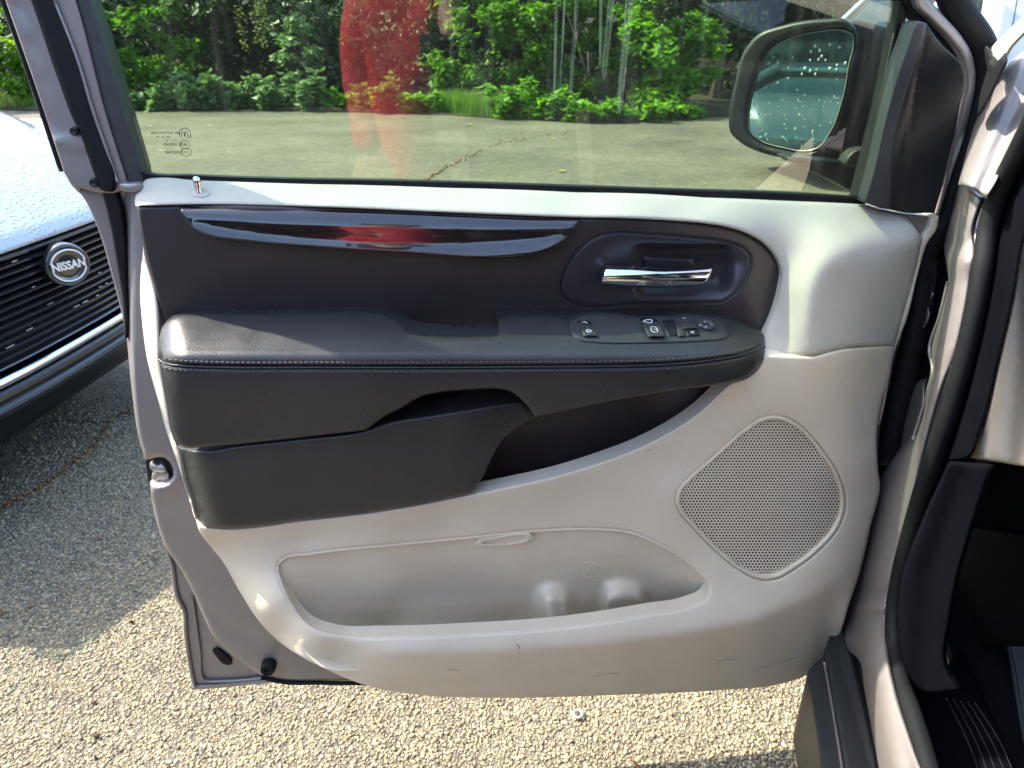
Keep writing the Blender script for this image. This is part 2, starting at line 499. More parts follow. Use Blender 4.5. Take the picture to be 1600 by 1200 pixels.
# rubber plug low on the door edge and the bump stop
panel('drain_plug', [(332, 1016), (338, 1013), (350, 1020), (362, 1032), (362, 1038), (350, 1038), (338, 1026)], -0.044, M['rubber'], shell, R=4, er=0.002, back=0.004, grid=5)
def disc_px(name, x, y, d, r, h, material, parent, proj=P_door, n=18, cup=0.0, axis=None):
    """a round button standing on the door: rim, top and a dished centre"""
    c = proj(float(x), float(y), float(d)); ax = -proj_back(proj) if axis is None else np.array(axis, float)
    ax = ax / np.linalg.norm(ax)
    a = np.cross(ax, [0, 0, 1]); 
    if np.linalg.norm(a) < 1e-3: a = np.array([1.0, 0, 0])
    a /= np.linalg.norm(a); b = np.cross(ax, a)
    prof = [(r * 1.02, 0), (r, h * 0.75), (r * 0.88, h), (r * 0.5, h - cup * 0.4), (r * 0.42, h - cup), (0.0001, h - cup)]
    verts = []; faces = []
    for (pr, ph) in prof:
        for i in range(n):
            t = 2 * math.pi * i / n
            verts.append(c + a * pr * math.cos(t) + b * pr * math.sin(t) + ax * ph)
    for q in range(len(prof) - 1):
        for i in range(n):
            j = (i + 1) % n
            faces.append((q * n + i, q * n + j, (q + 1) * n + j, (q + 1) * n + i))
    return mesh_obj(name, verts, faces, material, parent)
disc_px('bump_stop', 421, 1036, -0.012, 0.0135, 0.020, M['rubber'], shell, cup=0.006)
# door latch in its notch
latch = panel('door_latch', [(226, 716, 1), (270, 714, 1), (272, 756, 1), (232, 758, 1)], -0.034, M['black'], van, R=2, back=0.02, grid=8)
panel('latch_plate', [(238, 738), (262, 736), (266, 748), (264, 752), (238, 753)], -0.026, M['steel'], latch, R=4, er=0.006, back=0.012, grid=5)
panel('latch_claw', [(234, 724), (240, 722), (246, 726), (252, 724), (259, 730), (262, 737), (248, 738), (238, 736)], -0.020, M['steel'], latch, R=5, er=0.006, back=0.01, grid=4)

# ---- rear upright of the window frame
UP = -225
rf = panel('window_frame', [(8, 0, 1), (60, 148), (100, 270, 1), (110, 284), (150, 300), (186, 300), (202, 288, 1), (168, 180), (120, 0), (30, UP, 1), (-96, UP, 1)],
           lambda x, y: np.full(len(x), -0.020) - groove(x, y, [(22, 0), (52, 90), (82, 190), (104, 230)], 5, 0.004) + groove(x, y, [(88, 221), (132, 226)], 6, 0.004),
           M['paint'], van, R=5, er=0.004, back=0.03, grid=14)
tag(rf, 'grey painted rear upright of the window frame')
sweepline = [(4, -6), (58, 148), (98, 272)]
tube_px('outer_seal', [(-104, UP), (2, -6), (57, 148), (97, 268)], -0.03, 0.004, M['rubber'], rf)
strip_out = [(48, 0), (90, 122), (116, 190), (121, 200), (136, 240), (149, 276), (157, 296), (180, 298), (182, 285), (162, 225), (146, 180), (120, 92), (84, 0), (-18, UP, 1), (-60, UP, 1)]
panel('seal_strip', strip_out, -0.010, M['rubber'], rf, R=9, er=0.010, back=0.012, grid=12)
panel('seal_strip', [(158, 298, 1), (164, 320), (171, 352), (181, 410), (191, 470), (198, 528), (200, 520), (199, 440), (197, 380), (192, 335), (186, 310), (181, 299, 1)],
      -0.022, M['rubber'], shell, R=6, er=0.006, back=0.012, grid=10)
rub = panel('glass_run_channel', [(168, 180), (202, 287, 1), (212, 296), (224, 292), (224, 264, 1), (199, 180), (143, 0), (52, UP, 1), (24, UP, 1), (120, 0)],
      lambda x, y: -0.016 - 0.01 * sm((x - (120 + (y) * 0.29) - 14) / 22), M['black_grey'], van, R=4, er=0.004, back=0.03, grid=12)
tag(rub, 'dark rubber glass channel along the rear upright')
tube_px('frame_edge_bead', [(84, 0), (120, 92), (147, 180), (163, 225), (183, 284)], -0.0165, 0.0025, M['paint'], rf)
disc_px('frame_screw', 117, 205, -0.018, 0.0055, 0.005, M['black'], rf, cup=0.002)
disc_px('frame_screw', 148, 285, -0.018, 0.0060, 0.005, M['black'], rf, cup=0.002)
panel('frame_foot', [(186, 288), (200, 286), (222, 289), (222, 296), (205, 301), (188, 297)], -0.002, M['paint'], rf, R=6, er=0.006, back=0.02, grid=6)
panel('frame_tab', [(105, 276), (116, 274), (124, 278), (128, 290), (124, 302), (116, 292)], -0.030, M['paint'], rf, R=4, er=0.004, back=0.02, grid=5)
# header over the glass (above the picture) and the front slope down to the mirror corner
panel('window_header', [(24, UP, 1), (1150, UP, 1), (1110, UP - 45, 1), (-10, UP - 45, 1)], -0.020, M['paint'], van, R=5, er=0.004, back=0.03, grid=40)

front = panel('window_frame', [(1428, 0), (1431, 11), (1450, 30), (1487, 69), (1500, 88), (1506, 105), (1508, 131), (1502, 161), (1487, 225), (1474, 290), (1461, 338, 1), (1467, 338, 1),
               (1490, 262), (1503, 225), (1517, 169), (1524, 131), (1523, 105), (1517, 81), (1502, 56), (1469, 19), (1452, -2), (1180, UP, 1), (1120, UP, 1)],
               -0.006, M['paint'], van, R=8, er=0.008, back=0.03, grid=9)
tag(front, 'grey painted front slope of the window frame bent round the mirror corner')
panel('front_seal', [(1404, 0), (1413, 8), (1426, 24), (1447, 46), (1487, 86), (1500, 108), (1502, 130), (1498, 158), (1482, 225), (1462, 330, 1), (1466, 345, 1), (1500, 330, 1), (1512, 225, 1), (1520, 120), (1510, 70), (1440, -5), (1140, UP, 1), (1096, UP, 1)],
      -0.022, M['rubber'], front, R=4, er=0.004, back=0.02, grid=12)
tube_px('outer_seal', [(1478, -30), (1500, 20), (1535, 78), (1539, 110), (1536, 140), (1521, 190), (1506, 240), (1488, 300), (1474, 345), (1455, 372), (1446, 400), (1440, 450), (1433, 505), (1420, 560), (1404, 630), (1384, 720)],
        -0.030, 0.020, M['rubber'], van, n=14)

# ---- glass, its lower seal, the etched markings
glass_out = [(196, 285, 1), (1336, 318, 1), (1352, 316, 1), (1412, 2, 1), (1420, -20), (1180, UP, 1), (40, UP, 1), (140, 0)]
glass = panel('door_window', glass_out, -0.033, M['door_glass'], van, R=0.5, er=0.0, back=0.0, grid=60)
tag(glass, 'green tinted glass with dust runs')
panel('window_seal', [(206, 276, 1), (216, 266), (228, 270), (300, 274), (700, 284), (1000, 294), (1340, 308), (1352, 309, 1), (1352, 320, 1), (1000, 308), (700, 297), (300, 286), (228, 284), (212, 298, 1)],
      lambda x, y: -0.018 - groove(x, y, [(220, 276), (700, 290), (1350, 314)], 2.5, 0.004), M['rubber'], van, R=3, er=0.003, back=0.012, grid=6)
panel('division_bar', [(1336, 312, 1), (1352, 318, 1), (1366, 262), (1390, 160), (1408, 60), (1413, 6), (1405, -4, 1), (1388, 100), (1368, 190)], -0.024, M['rubber'], van, R=4, er=0.004, back=0.02, grid=7)
tube_px('bar_edge', [(1339, 310), (1355, 240), (1378, 140), (1396, 52)], -0.023, 0.0008, M['chrome'], van)
# pale upright streaks on the glass
M['streak'] = bpy.data.materials.new('streak_film'); M['streak'].use_nodes = True
nt_ = M['streak'].node_tree; nt_.nodes.remove(nt_.nodes['Principled BSDF'])
t_ = nt_.nodes.new('ShaderNodeBsdfTransparent'); d_ = nt_.nodes.new('ShaderNodeBsdfTranslucent'); d_.inputs[0].default_value = (0.8, 0.85, 0.8, 1); x_ = nt_.nodes.new('ShaderNodeMixShader')
f_ = ramp(nt_, noise(nt_, 8, 4, 0.6, objco(nt_, (30, 1, 1))), (0.0,) * 3, (0.22,) * 3, 0.3, 0.75)
nt_.links.new(f_, x_.inputs[0]); nt_.links.new(t_.outputs[0], x_.inputs[1]); nt_.links.new(d_.outputs[0], x_.inputs[2]); nt_.links.new(x_.outputs[0], nt_.nodes['Material Output'].inputs['Surface'])
for (x0, x1, w, y1) in ((905, 892, 4, 140), (872, 866, 3, 135), (885, 876, 2, 130), (990, 968, 7, 160), (962, 944, 6, 110), (940, 938, 3, 90)):
    panel('pale_streak', [(x0 - w, -60, 1), (x0 + w, -60, 1), (x1 + w * .7, y1, 1), (x1, y1 + 18), (x1 - w * .7, y1, 1)], -0.0322, M['streak'], glass, R=0.5, er=0.0, back=0.0, grid=30)
def mark_matrix(x, y, d, mirror=True):
    o = P_door(float(x), float(y), d); ox = P_door(x + 10.0, y + 0.0, d) - o; oy = P_door(x + 0.0, y - 10.0, d) - o
    return frame_mat(o, (-ox if mirror else ox), oy)
for (px, py, s, body) in ((262, 208, 7, 'DBL RIM MSM 9000'), (258, 214, 5.5, '459   8    33'), (261, 220, 5.5, '8'), (276, 226, 9, '43R-000543'), (270, 233, 5, '1  4  4'),
                          (275, 238, 9, 'E 000548'), (288, 226, 8, 'E11'), (290, 238, 6, 'CCC')):
    k = 0.00066 * s
    text_obj('etched_marking', body, k, mark_matrix(px if len(body) < 4 else px - 3, py, -0.0325), M['etch'], glass, 0.0001, 'CENTER', 0.0)
for (px, py, rx) in ((289, 226, 8), (291, 238, 9), ):
    pts = [(px + rx * math.cos(a), py + 6 * math.sin(a)) for a in np.linspace(0, 2 * math.pi, 18, endpoint=False)]
    tube_px('etched_marking', pts, -0.0325, 0.0004, M['etch'], glass, closed=True, step=4, n=6)
tube_px('etched_marking', [(281, 214), (280, 208), (283, 202), (289, 200), (295, 203), (298, 209), (297, 215), (294, 214), (293, 207), (290, 205), (289, 214), (286, 205), (284, 208), (284, 214)], -0.0325, 0.0005, M['etch'], glass, step=3, n=6)

# ---- beige upper trim
seam_r = [(1397, 540, 1), (1350, 541), (1312, 545), (1272, 556, 1), (1225, 555), (1190, 553, 1)]
top_edge = [(212, 321), (212, 306), (217, 292), (228, 280), (245, 278), (300, 281), (700, 293), (1000, 304), (1340, 318, 1), (1353, 320), (1375, 327), (1394, 331), (1409, 335), (1425, 348), (1441, 372, 1)]
right_e = [(1431, 419), (1416, 475)]
dark_top = [(1194, 516, 1), (1206, 487), (1217, 456), (1220, 425), (1212, 403), (1197, 384), (1169, 366), (1131, 354), (1100, 349), (1050, 345), (975, 341), (907, 340), (850, 338), (698, 332), (512, 324), (278, 320), (214, 322, 1)]
up_d = TPS([(213, 300, -0.01), (228, 280, -0.014), (300, 281, -0.014), (500, 287, -0.014), (700, 293, -0.014), (900, 300, -0.014), (1100, 308, -0.014), (1340, 318, -0.014),
            (214, 322, 0.028), (300, 322, 0.036), (512, 325, 0.036), (698, 333, 0.036), (850, 339, 0.037), (975, 342, 0.037), (1100, 350, 0.030),
            (1169, 366, 0.024), (1200, 388, 0.022), (1220, 425, 0.024), (1206, 487, 0.034), (1192, 535, 0.052),
            (1250, 350, 0.012), (1250, 400, 0.036), (1400, 345, 0.004), (1440, 374, 0.012), (1330, 360, 0.022), (1330, 385, 0.046), (1300, 400, 0.058), (1430, 380, 0.020),
            (1292, 410, 0.062), (1276, 430, 0.067), (1266, 452, 0.073), (1262, 480, 0.080), (1262, 508, 0.086), (1266, 534, 0.091), (1272, 556, 0.095), (1242, 430, 0.046), (1234, 480, 0.056), (1228, 525, 0.068),
            (1284, 470, 0.074), (1284, 505, 0.081), (1290, 540, 0.088), (1300, 440, 0.064), (1340, 425, 0.052), (1350, 480, 0.050), (1350, 540, 0.060), (1416, 475, 0.008), (1397, 540, 0.018), (1436, 400, 0.008)], 6e-4)
ut = panel('upper_trim', top_edge + right_e + seam_r + dark_top, up_d, M['beige_soft'], van, R=7, er=0.006, back=0.03, grid=8)
tag(ut, 'beige soft-touch upper trim along the window sill')
# grey corner filler and beige edge beside the mirror corner
panel('corner_filler', [(1409, 334, 1), (1460, 338, 1), (1455, 350), (1441, 372, 1), (1425, 348)], -0.006, M['paint'], van, R=2, er=0.002, back=0.02, grid=7)
panel('corner_filler', [(1454, 340, 1), (1467, 337, 1), (1464, 357), (1450, 378), (1436, 420), (1416, 500), (1399, 545), (1380, 640), (1373, 668, 1), (1397, 540), (1432, 416), (1441, 372), (1452, 352)],
      0.004, M['beige'], van, R=3, er=0.003, back=0.03, grid=7)
# lock pin
kb = panel('lock_bezel', [(294, 303), (302, 297), (312, 294), (324, 297), (331, 302), (322, 308), (310, 309)], lambda x, y: up_d(x, y) + 0.003, M['beige_soft'], van, R=6, er=0.004, back=0.003, grid=4)
pb = P_door(310.5, 301.0, 0.010)
prof = [(0.0048, -0.006), (0.0050, 0.000), (0.0046, 0.004), (0.0052, 0.010), (0.0052, 0.016), (0.0044, 0.0195), (0.0025, 0.021), (0.0001, 0.0215)]
vv = []; ff = []
for (r, h) in prof:
    for i in range(16): vv.append(pb + np.array([r * math.cos(i * math.pi / 8), r * math.sin(i * math.pi / 8), h]))
for q in range(len(prof) - 1):
    for i in range(16): ff.append((q * 16 + i, q * 16 + (i + 1) % 16, (q + 1) * 16 + (i + 1) % 16, (q + 1) * 16 + i))
tag(mesh_obj('lock_knob', vv, ff, M['chrome'], kb), 'chrome lock pin')

# ---- charcoal insert
BZ = [(876, 450), (880, 430), (895, 402), (917, 380), (937, 369), (962, 364), (1000, 365), (1075, 371), (1137, 379), (1160, 386), (1172, 400), (1173, 414), (1162, 437), (1147, 459), (1130, 470), (1100, 472), (1000, 474), (900, 474), (884, 466)]
cavity = [(990, 398), (1006, 384), (1040, 378), (1100, 383), (1108, 395), (1100, 440), (1060, 466), (1000, 466), (962, 455), (975, 430)]
ins_left = [(219, 358), (231, 411), (244, 458), (256, 506), (262, 545, 1)]
ins_d = TPS([(214, 327, 0.022), (300, 326, 0.026), (512, 328, 0.026), (698, 336, 0.026), (850, 342, 0.027), (975, 345, 0.024), (1100, 353, 0.018), (1169, 370, 0.014), (1217, 425, 0.014), (1203, 487, 0.024), (1192, 515, 0.030),
             (231, 411, 0.020), (256, 506, 0.012), (400, 400, 0.024), (700, 415, 0.022), (850, 410, 0.022), (400, 480, 0.006), (700, 490, 0.002), (900, 490, 0.004), (1100, 490, 0.012), (1020, 420, 0.020), (1180, 480, 0.030),
             (300, 545, 0.0), (700, 545, -0.01), (1100, 545, 0.0)])
insert = panel('trim_insert', [(214, 322, 1)] + ins_left + [(700, 548, 1), (1180, 545, 1)] + dark_top[:-1], ins_d, M['charcoal'], van, R=7, er=0.006, back=0.02, grid=11, holes=[[(1025 + (a_ - 1025) * 0.985, 420 + (b_ - 420) * 0.975) for a_, b_ in BZ]], hole_back=0.004)
tag(insert, 'charcoal soft-touch insert, scooped above the armrest')
# ---- glossy wood trim
wood_bot = [(278, 322, 1), (287, 339), (303, 357), (325, 367), (387, 377), (512, 388), (642, 396), (727, 402), (783, 404), (826, 400), (854, 391), (882, 374), (897, 357), (907, 342, 1)]
wood_top = [(850, 341), (698, 335), (512, 327), (380, 323)]
def wood_d(x, y):
    t = 322 + (x - 278) * 0.031; b = t + 66 * np.sin(np.pi * np.clip((x - 262) / 660, 0, 1)) ** 0.35 + 4
    s = np.clip((y - t) / (b - t), 0, 1)
    return 0.027 + 0.024 * (s + 0.85 * np.sin(2 * np.pi * s) / (2 * np.pi))
wd = panel('wood_trim', wood_bot + wood_top, wood_d, M['wood'], van, R=4, er=0.005, back=0.02, grid=7)
tag(wd, 'dark glossy wood strip reflecting the sky')
tube_px('wood_trim_edge', wood_bot, lambda x, y: wood_d(x, y) - 0.006, 0.0016, M['black'], wd, n=8)

# ---- inside door handle
bz = [(876, 450), (880, 430), (895, 402), (917, 380), (937, 369), (962, 364), (1000, 365), (1075, 371), (1137, 379), (1160, 386), (1172, 400), (1173, 414), (1162, 437), (1147, 459), (1130, 470), (1100, 472), (1000, 474), (900, 474), (884, 466)]
cavity = [(990, 398), (1006, 384), (1040, 378), (1100, 383), (1108, 395), (1100, 440), (1060, 466), (1000, 466), (962, 455), (975, 430)]
def bez_d(x, y):
    q = np.stack([x, y], -1); b = polydist(q, catmull(bz, 6, True))
    dish = 0.014 * sm(b / 42.0) * sm((x - 900) / 90.0)
    # the finger well behind the lever: steep at the top, open to the left and below
    well = sm((x - 985) / 26.0) * sm((1152 - x) / 34.0) * sm((y - 379) / 9.0) * sm((476 - y) / 44.0)
    return ins_d(x, y) + 0.0015 - dish - 0.015 * well
M['bezel'] = mat('bezel_plastic', (0.034, 0.032, 0.038), 0.36, var=0.1, grain=(900, 0.2, 0.0003))
hd = panel('door_handle', bz, bez_d, M['bezel'], van, R=4, er=0.004, back=0.006, grid=4)
tag(hd, 'charcoal oval bezel of the inside door handle')
tube_px('bezel_gap', bz, lambda x, y: ins_d(x, y) - 0.0005, 0.0014, M['black'], hd, closed=True, n=8)
panel('pull_plate', [(1006, 401, 1), (1082, 405, 1), (1088, 420), (1078, 426), (1010, 426)], lambda x, y: bez_d(x, y) + 0.006, M['bezel'], hd, R=5, er=0.004, back=0.01, grid=6)
lev = [(945, 417, 1), (960, 418), (990, 419), (1030, 422), (1070, 421), (1115, 417, 1), (1112, 428), (1103, 444, 1), (1095, 447), (1070, 448), (1037, 449), (1005, 449), (975, 448), (937, 444, 1)]
def lev_d(x, y):
    s = np.clip((y - 419) / 27, 0, 1)
    return 0.032 + 0.012 * s * (1 - 0.75 * s) + 0.003 * np.sin(np.pi * s) + 0.008 * np.sin(np.pi * np.clip((x - 938) / 178, 0, 1))
tag(panel('handle_lever', lev, lev_d, M['chrome'], hd, R=4, er=0.006, back=0.012, grid=3, step=4), 'chrome pull lever')

# ---- armrest and bolster
seam = [(248, 562), (256, 567), (280, 571), (320, 573), (500, 574), (700, 574), (850, 573), (960, 572), (1050, 569), (1110, 563), (1160, 554), (1195, 542)]
arm_top = [(248, 545), (249, 528), (255, 508), (268, 496), (285, 492), (330, 490), (450, 490), (590, 489), (605, 491), (618, 500), (634, 513), (655, 521), (690, 525), (776, 525, 1),
           (779, 498, 1), (800, 494), (895, 495), (1000, 492), (1100, 491), (1135, 496), (1165, 506), (1190, 519), (1196, 530, 1)]
def arm_d(x, y):
    back_row = np.interp(x, [250, 300, 590, 640, 700, 778, 790, 1100, 1200], [500, 490, 489, 512, 524, 525, 494, 491, 522])
    s = np.clip((y - 489) / (552.0 - 489), 0, 1)
    d = 0.034 + 0.079 * s
    d = d + 0.010 * sm((y - 546) / 22)
    d = d - 0.010 * sm((y - 548) / 30) * 0.2
    # dished rest
    d = d + 0.004 * np.sin(np.pi * np.clip((y - 495) / 60, 0, 1))
    endl = np.clip((292 - x) / 44, 0, 1); d = d - 0.050 * (1 - np.sqrt(np.clip(1 - endl ** 2, 0, 1)))
    endr = np.clip((x - 1100) / 97, 0, 1); d = d - 0.050 * (1 - np.sqrt(np.clip(1 - endr ** 2, 0, 1))) 
    d = d - groove(x, y, seam, 3.0, 0.003)
    return d
arm = panel('armrest', arm_top + seam[::-1], arm_d, M['leather'], van, R=6, er=0.006, back=0.05, grid=7)
tag(arm, 'padded charcoal armrest with a rounded end and double stitching')
cut = [(836, 652, 1), (826, 638), (812, 622), (795, 611), (775, 607), (749, 608), (715, 610), (681, 614), (660, 619), (644, 627), (625, 639), (606, 648), (572, 672, 1)]
bol_low = [(1195, 545), (1191, 563), (1180, 578), (1165, 590), (1140, 597), (1050, 610), (962, 625), (884, 641)] + cut + [(475, 683), (381, 693), (310, 699), (295, 700), (280, 695), (271, 680), (262, 635), (256, 600), (250, 570)]
def bol_d(x, y):
    d = 0.1225 - 0.016 * sm((y - 578) / 125)
    endl = np.clip((296 - x) / 46, 0, 1); d = d - 0.046 * (1 - np.sqrt(np.clip(1 - endl ** 2, 0, 1)))
    endr = np.clip((x - 1060) / 137, 0, 1); d = d - 0.052 * (1 - np.sqrt(np.clip(1 - endr ** 2, 0, 1)))
    return d - groove(x, y, seam, 3.0, 0.003)
bol = panel('bolster', seam + bol_low[1:], bol_d, M['leather'], van, R=6, er=0.006, back=0.045, grid=10)
tag(bol, 'charcoal leather bolster below the armrest seam')
tube_px('welt', seam, lambda x, y: bol_d(x, y + 3) - 0.0005, 0.0016, M['leather'], arm, n=8)
# stitches: two rows of short threads, joined because each is only a few pixels long
bm = bmesh.new()
sl = catmull(seam, 8.2, False)
for off in (-7.5, 7.0):
    for i in range(1, len(sl) - 1):
        p = sl[i]; q = sl[i] + (sl[i + 1] - sl[i]) * 0.66
        f = arm_d if off < 0 else bol_d
        a = P_door(p[0], p[1] + off, f(np.array([p[0]]), np.array([p[1] + off]))[0] + 0.0002)
        b = P_door(q[0], q[1] + off, f(np.array([q[0]]), np.array([q[1] + off]))[0] + 0.0002)
        ax = Vector(b - a); L = ax.length
        if L < 1e-5: continue
        rot = frame_mat((0, 0, 0), ax, (0, 0, 1)).to_3x3()
        box_bm(bm, (L, 0.0019, 0.0022), Vector((a + b) / 2), rot)
tag(bm_obj('stitching', bm, M['thread'], arm, False), kind='stuff')
# switch panel on the armrest
sw_out = [(889, 503), (890, 514), (897, 526), (908, 533), (925, 535), (1025, 536), (1100, 533), (1130, 530), (1139, 526), (1137, 517), (1127, 504), (1115, 499), (1000, 496), (900, 497)]
def sw_d(x, y): return arm_d(x, y) + 0.003
sw = panel('switch_panel', sw_out, sw_d, M['black_grey'], van, R=4, er=0.003, back=0.01, grid=5)
tag(sw, 'dark switch panel let into the armrest')
tube_px('panel_gap', sw_out, lambda x, y: arm_d(x, y) - 0.0002, 0.0012, M['black'], sw, closed=True, n=6)
def button(name, quad, h, material=M['black_grey'], tilt=0.0, R=2.5):
    q = [(x, y, 1) for x, y in quad]; cy = np.mean([p[1] for p in quad])
    return panel(name, q, lambda x, y: sw_d(x, y) + h + tilt * (y - cy), material, sw, R=R, er=0.0025, back=0.008, grid=3, step=4)
button('lock_switch', [(905, 509), (927, 509), (935, 525), (912, 525)], 0.006)
button('lock_switch', [(904, 502), (922, 502), (927, 508), (905, 508)], 0.003, M['black'])
button('window_switch', [(1002, 505), (1032, 505), (1040, 526), (1013, 526)], 0.008)
button('window_switch', [(1001, 499), (1024, 499), (1032, 505), (1003, 505)], 0.004, M['black'])
button('window_switch', [(1034, 500), (1054, 499), (1060, 525), (1043, 526)], 0.002, M['black'])
button('rear_window_switch', [(1056, 508), (1064, 505), (1072, 525), (1060, 526)], 0.005)
button('mirror_switch', [(1063, 504), (1086, 503), (1090, 513), (1068, 514)], 0.005)
button('mirror_switch', [(1070, 515), (1090, 514), (1094, 524), (1074, 525)], 0.004, M['black'])
kd = arm_d(np.array([1103.]), np.array([509.]))[0]
disc_px('mirror_knob', 1103, 513, kd + 0.002, 0.0125, 0.010, M['black_grey'], sw, axis=(0, -0.35, 1), cup=0.0015)
def icon(px, py, body, size, lift=0.010, parent=sw):
    o = P_door(float(px), float(py), arm_d(np.array([float(px)]), np.array([float(py)]))[0] + lift)
    nrm = Vector((0, -0.45, 0.9)).normalized(); x = Vector((1, 0, 0)); y = nrm.cross(x)
    return text_obj('switch_icon', body, size, frame_mat(o, x, y), M['white_print'], parent, 0.0002)
def icon_outline(pts, lift, r=0.00045, closed=True):
    tube_px('switch_icon', pts, lambda x, y: arm_d(x, y) + lift, r, M['white_print'], sw, closed=closed, step=3, n=6)
icon_outline([(916, 516), (923, 516), (924, 518), (917, 518)], 0.0100, 0.0007)
icon_outline([(909, 504), (914, 503), (918, 505)], 0.007, 0.0006, False)
icon_outline([(1017, 511), (1024, 511), (1027, 514), (1028, 518), (1019, 518)], 0.0120)
icon_outline([(1020, 514), (1026, 515)], 0.0120, 0.0004, False)
icon_outline([(1005, 502), (1010, 500), (1019, 501), (1019, 503), (1008, 503)], 0.0085, 0.0007)
icon_outline([(1080, 518), (1084, 518), (1084, 520), (1080, 520)], 0.0075, 0.0005)
icon_outline([(1067, 497), (1071, 497)], 0.006, 0.0006, False)
for (ix, iy) in ((1101, 503), (1094, 508), (1112, 507), (1103, 511)):
    icon_outline([(ix - 2, iy), (ix, iy - 1.5), (ix + 2, iy)], 0.0125, 0.0006)

# ---- door pull cup and map pocket
pk_out = [(278, 697, 1), (295, 702), (381, 694), (475, 684), (572, 671), (610, 658), (660, 650), (737, 638), (800, 628), (812, 627), (838, 652, 1),
          (822, 660), (805, 670), (788, 684), (775, 703), (764, 724), (756, 742), (745, 758), (736, 770, 1), (625, 793), (475, 812), (332, 825), (316, 823), (308, 812), (298, 780), (290, 755)]
def pk_d(x, y):
    d = 0.094 - 0.006 * sm((y - 690) / 120) - 0.012 * sm((x - 700) / 130)
    endl = np.clip((330 - x - (y - 700) * -0.25) / 44, 0, 1)
    return d - 0.040 * (1 - np.sqrt(np.clip(1 - endl ** 2, 0, 1)))
pk = panel('map_pocket', pk_out, pk_d, M['leather'], van, R=7, er=0.007, back=0.05, grid=11)
tag(pk, 'charcoal lower pocket panel')
cv_out = [(560, 690), (560, 600), (760, 590), (1000, 590), (1180, 560), (1160, 600), (1120, 640), (1060, 690), (960, 740), (800, 785), (690, 800)]
def cv_d(x, y):
    d = -0.004 - 0.005 * sm((y - 640) / 90) * sm((1010 - x) / 80)
    return d + 0.030 * sm((x - 1000) / 90)
cv = panel('pocket_recess', cv_out, cv_d, M['charcoal'], van, R=3, back=0.01, grid=11)
tag(cv, 'dark recess behind the pull handle')

# ---- beige lower trim
low_top = [(224, 384, 1), (231, 411), (244, 458), (249, 520), (251, 565), (262, 635), (270, 680), (279, 700), (289, 755), (297, 782), (307, 813), (318, 823), (332, 825), (475, 813), (625, 794), (737, 772), (800, 759), (870, 743), (940, 721), (1000, 698), (1060, 666), (1095, 641), (1125, 613), (1142, 597, 1),
           (1165, 591), (1182, 578), (1192, 562), (1194, 553, 1), (1225, 555), (1272, 557, 1), (1312, 546), (1350, 542), (1397, 540, 1)]
low_right = [(1387, 600), (1378, 625), (1370, 672), (1372, 734), (1375, 756), (1361, 819), (1344, 892), (1325, 950), (1316, 981), (1302, 1012), (1287, 1035), (1262, 1054), (1240, 1063), (1215, 1070)]
low_bot = [(1131, 1078), (962, 1086), (737, 1090), (653, 1086), (569, 1070), (512, 1047), (469, 1025), (437, 1003), (406, 972), (375, 925), (344, 872), (331, 856), (312, 831), (306, 812), (294, 775), (278, 725), (259, 670), (250, 637), (231, 566), (222, 500), (219, 456), (222, 405)]
opening = [(434, 881), (442, 873), (484, 865), (625, 850), (737, 839), (839, 829), (923, 826), (985, 832), (1035, 853), (1075, 878), (1103, 906), (1109, 920), (1103, 935), (1075, 949), (1019, 959), (884, 980), (737, 991), (597, 996), (524, 994), (484, 980), (456, 946), (437, 904)]
crease = [(430, 990), (462, 1011), (512, 1017), (608, 1019), (700, 1018), (787, 1015), (962, 1002), (1094, 984), (1181, 967), (1269, 932), (1325, 895), (1345, 870)]
low_tps = TPS([(224, 384, -0.004), (222, 500, -0.002), (236, 560, 0.004), (255, 620, 0.010), (275, 690, 0.02), (300, 785, 0.03), (240, 600, -0.004), (262, 675, -0.004), (294, 775, 0.0),
               (318, 823, 0.066), (400, 819, 0.074), (475, 813, 0.077), (625, 794, 0.079), (737, 772, 0.078), (870, 743, 0.076), (1000, 698, 0.072), (1095, 641, 0.07), (1150, 597, 0.078), (1194, 553, 0.086), (1272, 557, 0.096), (1350, 542, 0.058), (1397, 540, 0.016),
               (475, 840, 0.056), (700, 810, 0.058), (900, 775, 0.060), (1050, 720, 0.063),
               (350, 862, 0.022), (331, 856, 0.008), (375, 925, 0.010), (437, 1003, 0.016), (512, 1047, 0.024), (400, 900, 0.045), (420, 950, 0.066),
               (442, 870, 0.056), (625, 848, 0.054), (839, 826, 0.053), (985, 830, 0.055), (1075, 876, 0.063),
               (450, 950, 0.076), (500, 990, 0.094), (597, 998, 0.103), (737, 993, 0.106), (884, 982, 0.105), (1019, 961, 0.098), (1109, 930, 0.083),
               (608, 1019, 0.112), (700, 1018, 0.115), (787, 1015, 0.116), (962, 1002, 0.116), (1094, 984, 0.108), (1181, 967, 0.099), (1269, 932, 0.084), (1325, 897, 0.066), (500, 1016, 0.092), (462, 1011, 0.07),
               (569, 1070, 0.10), (737, 1080, 0.118), (962, 1070, 0.118), (1131, 1060, 0.108), (1302, 1012, 0.06),
               
               (1190, 640, 0.076), (1190, 780, 0.072), (1057, 780, 0.070), (1320, 790, 0.058), (1200, 912, 0.078), (1260, 700, 0.068),
               (1272, 590, 0.092), (1295, 625, 0.085), (1318, 680, 0.074), (1345, 725, 0.062), (1372, 756, 0.036), (1345, 610, 0.054), (1365, 680, 0.036), (1387, 600, 0.018),
               (1344, 892, 0.046), (1316, 981, 0.046), (1361, 819, 0.040)], 1.2e-3)
CR = np.array(crease, float)
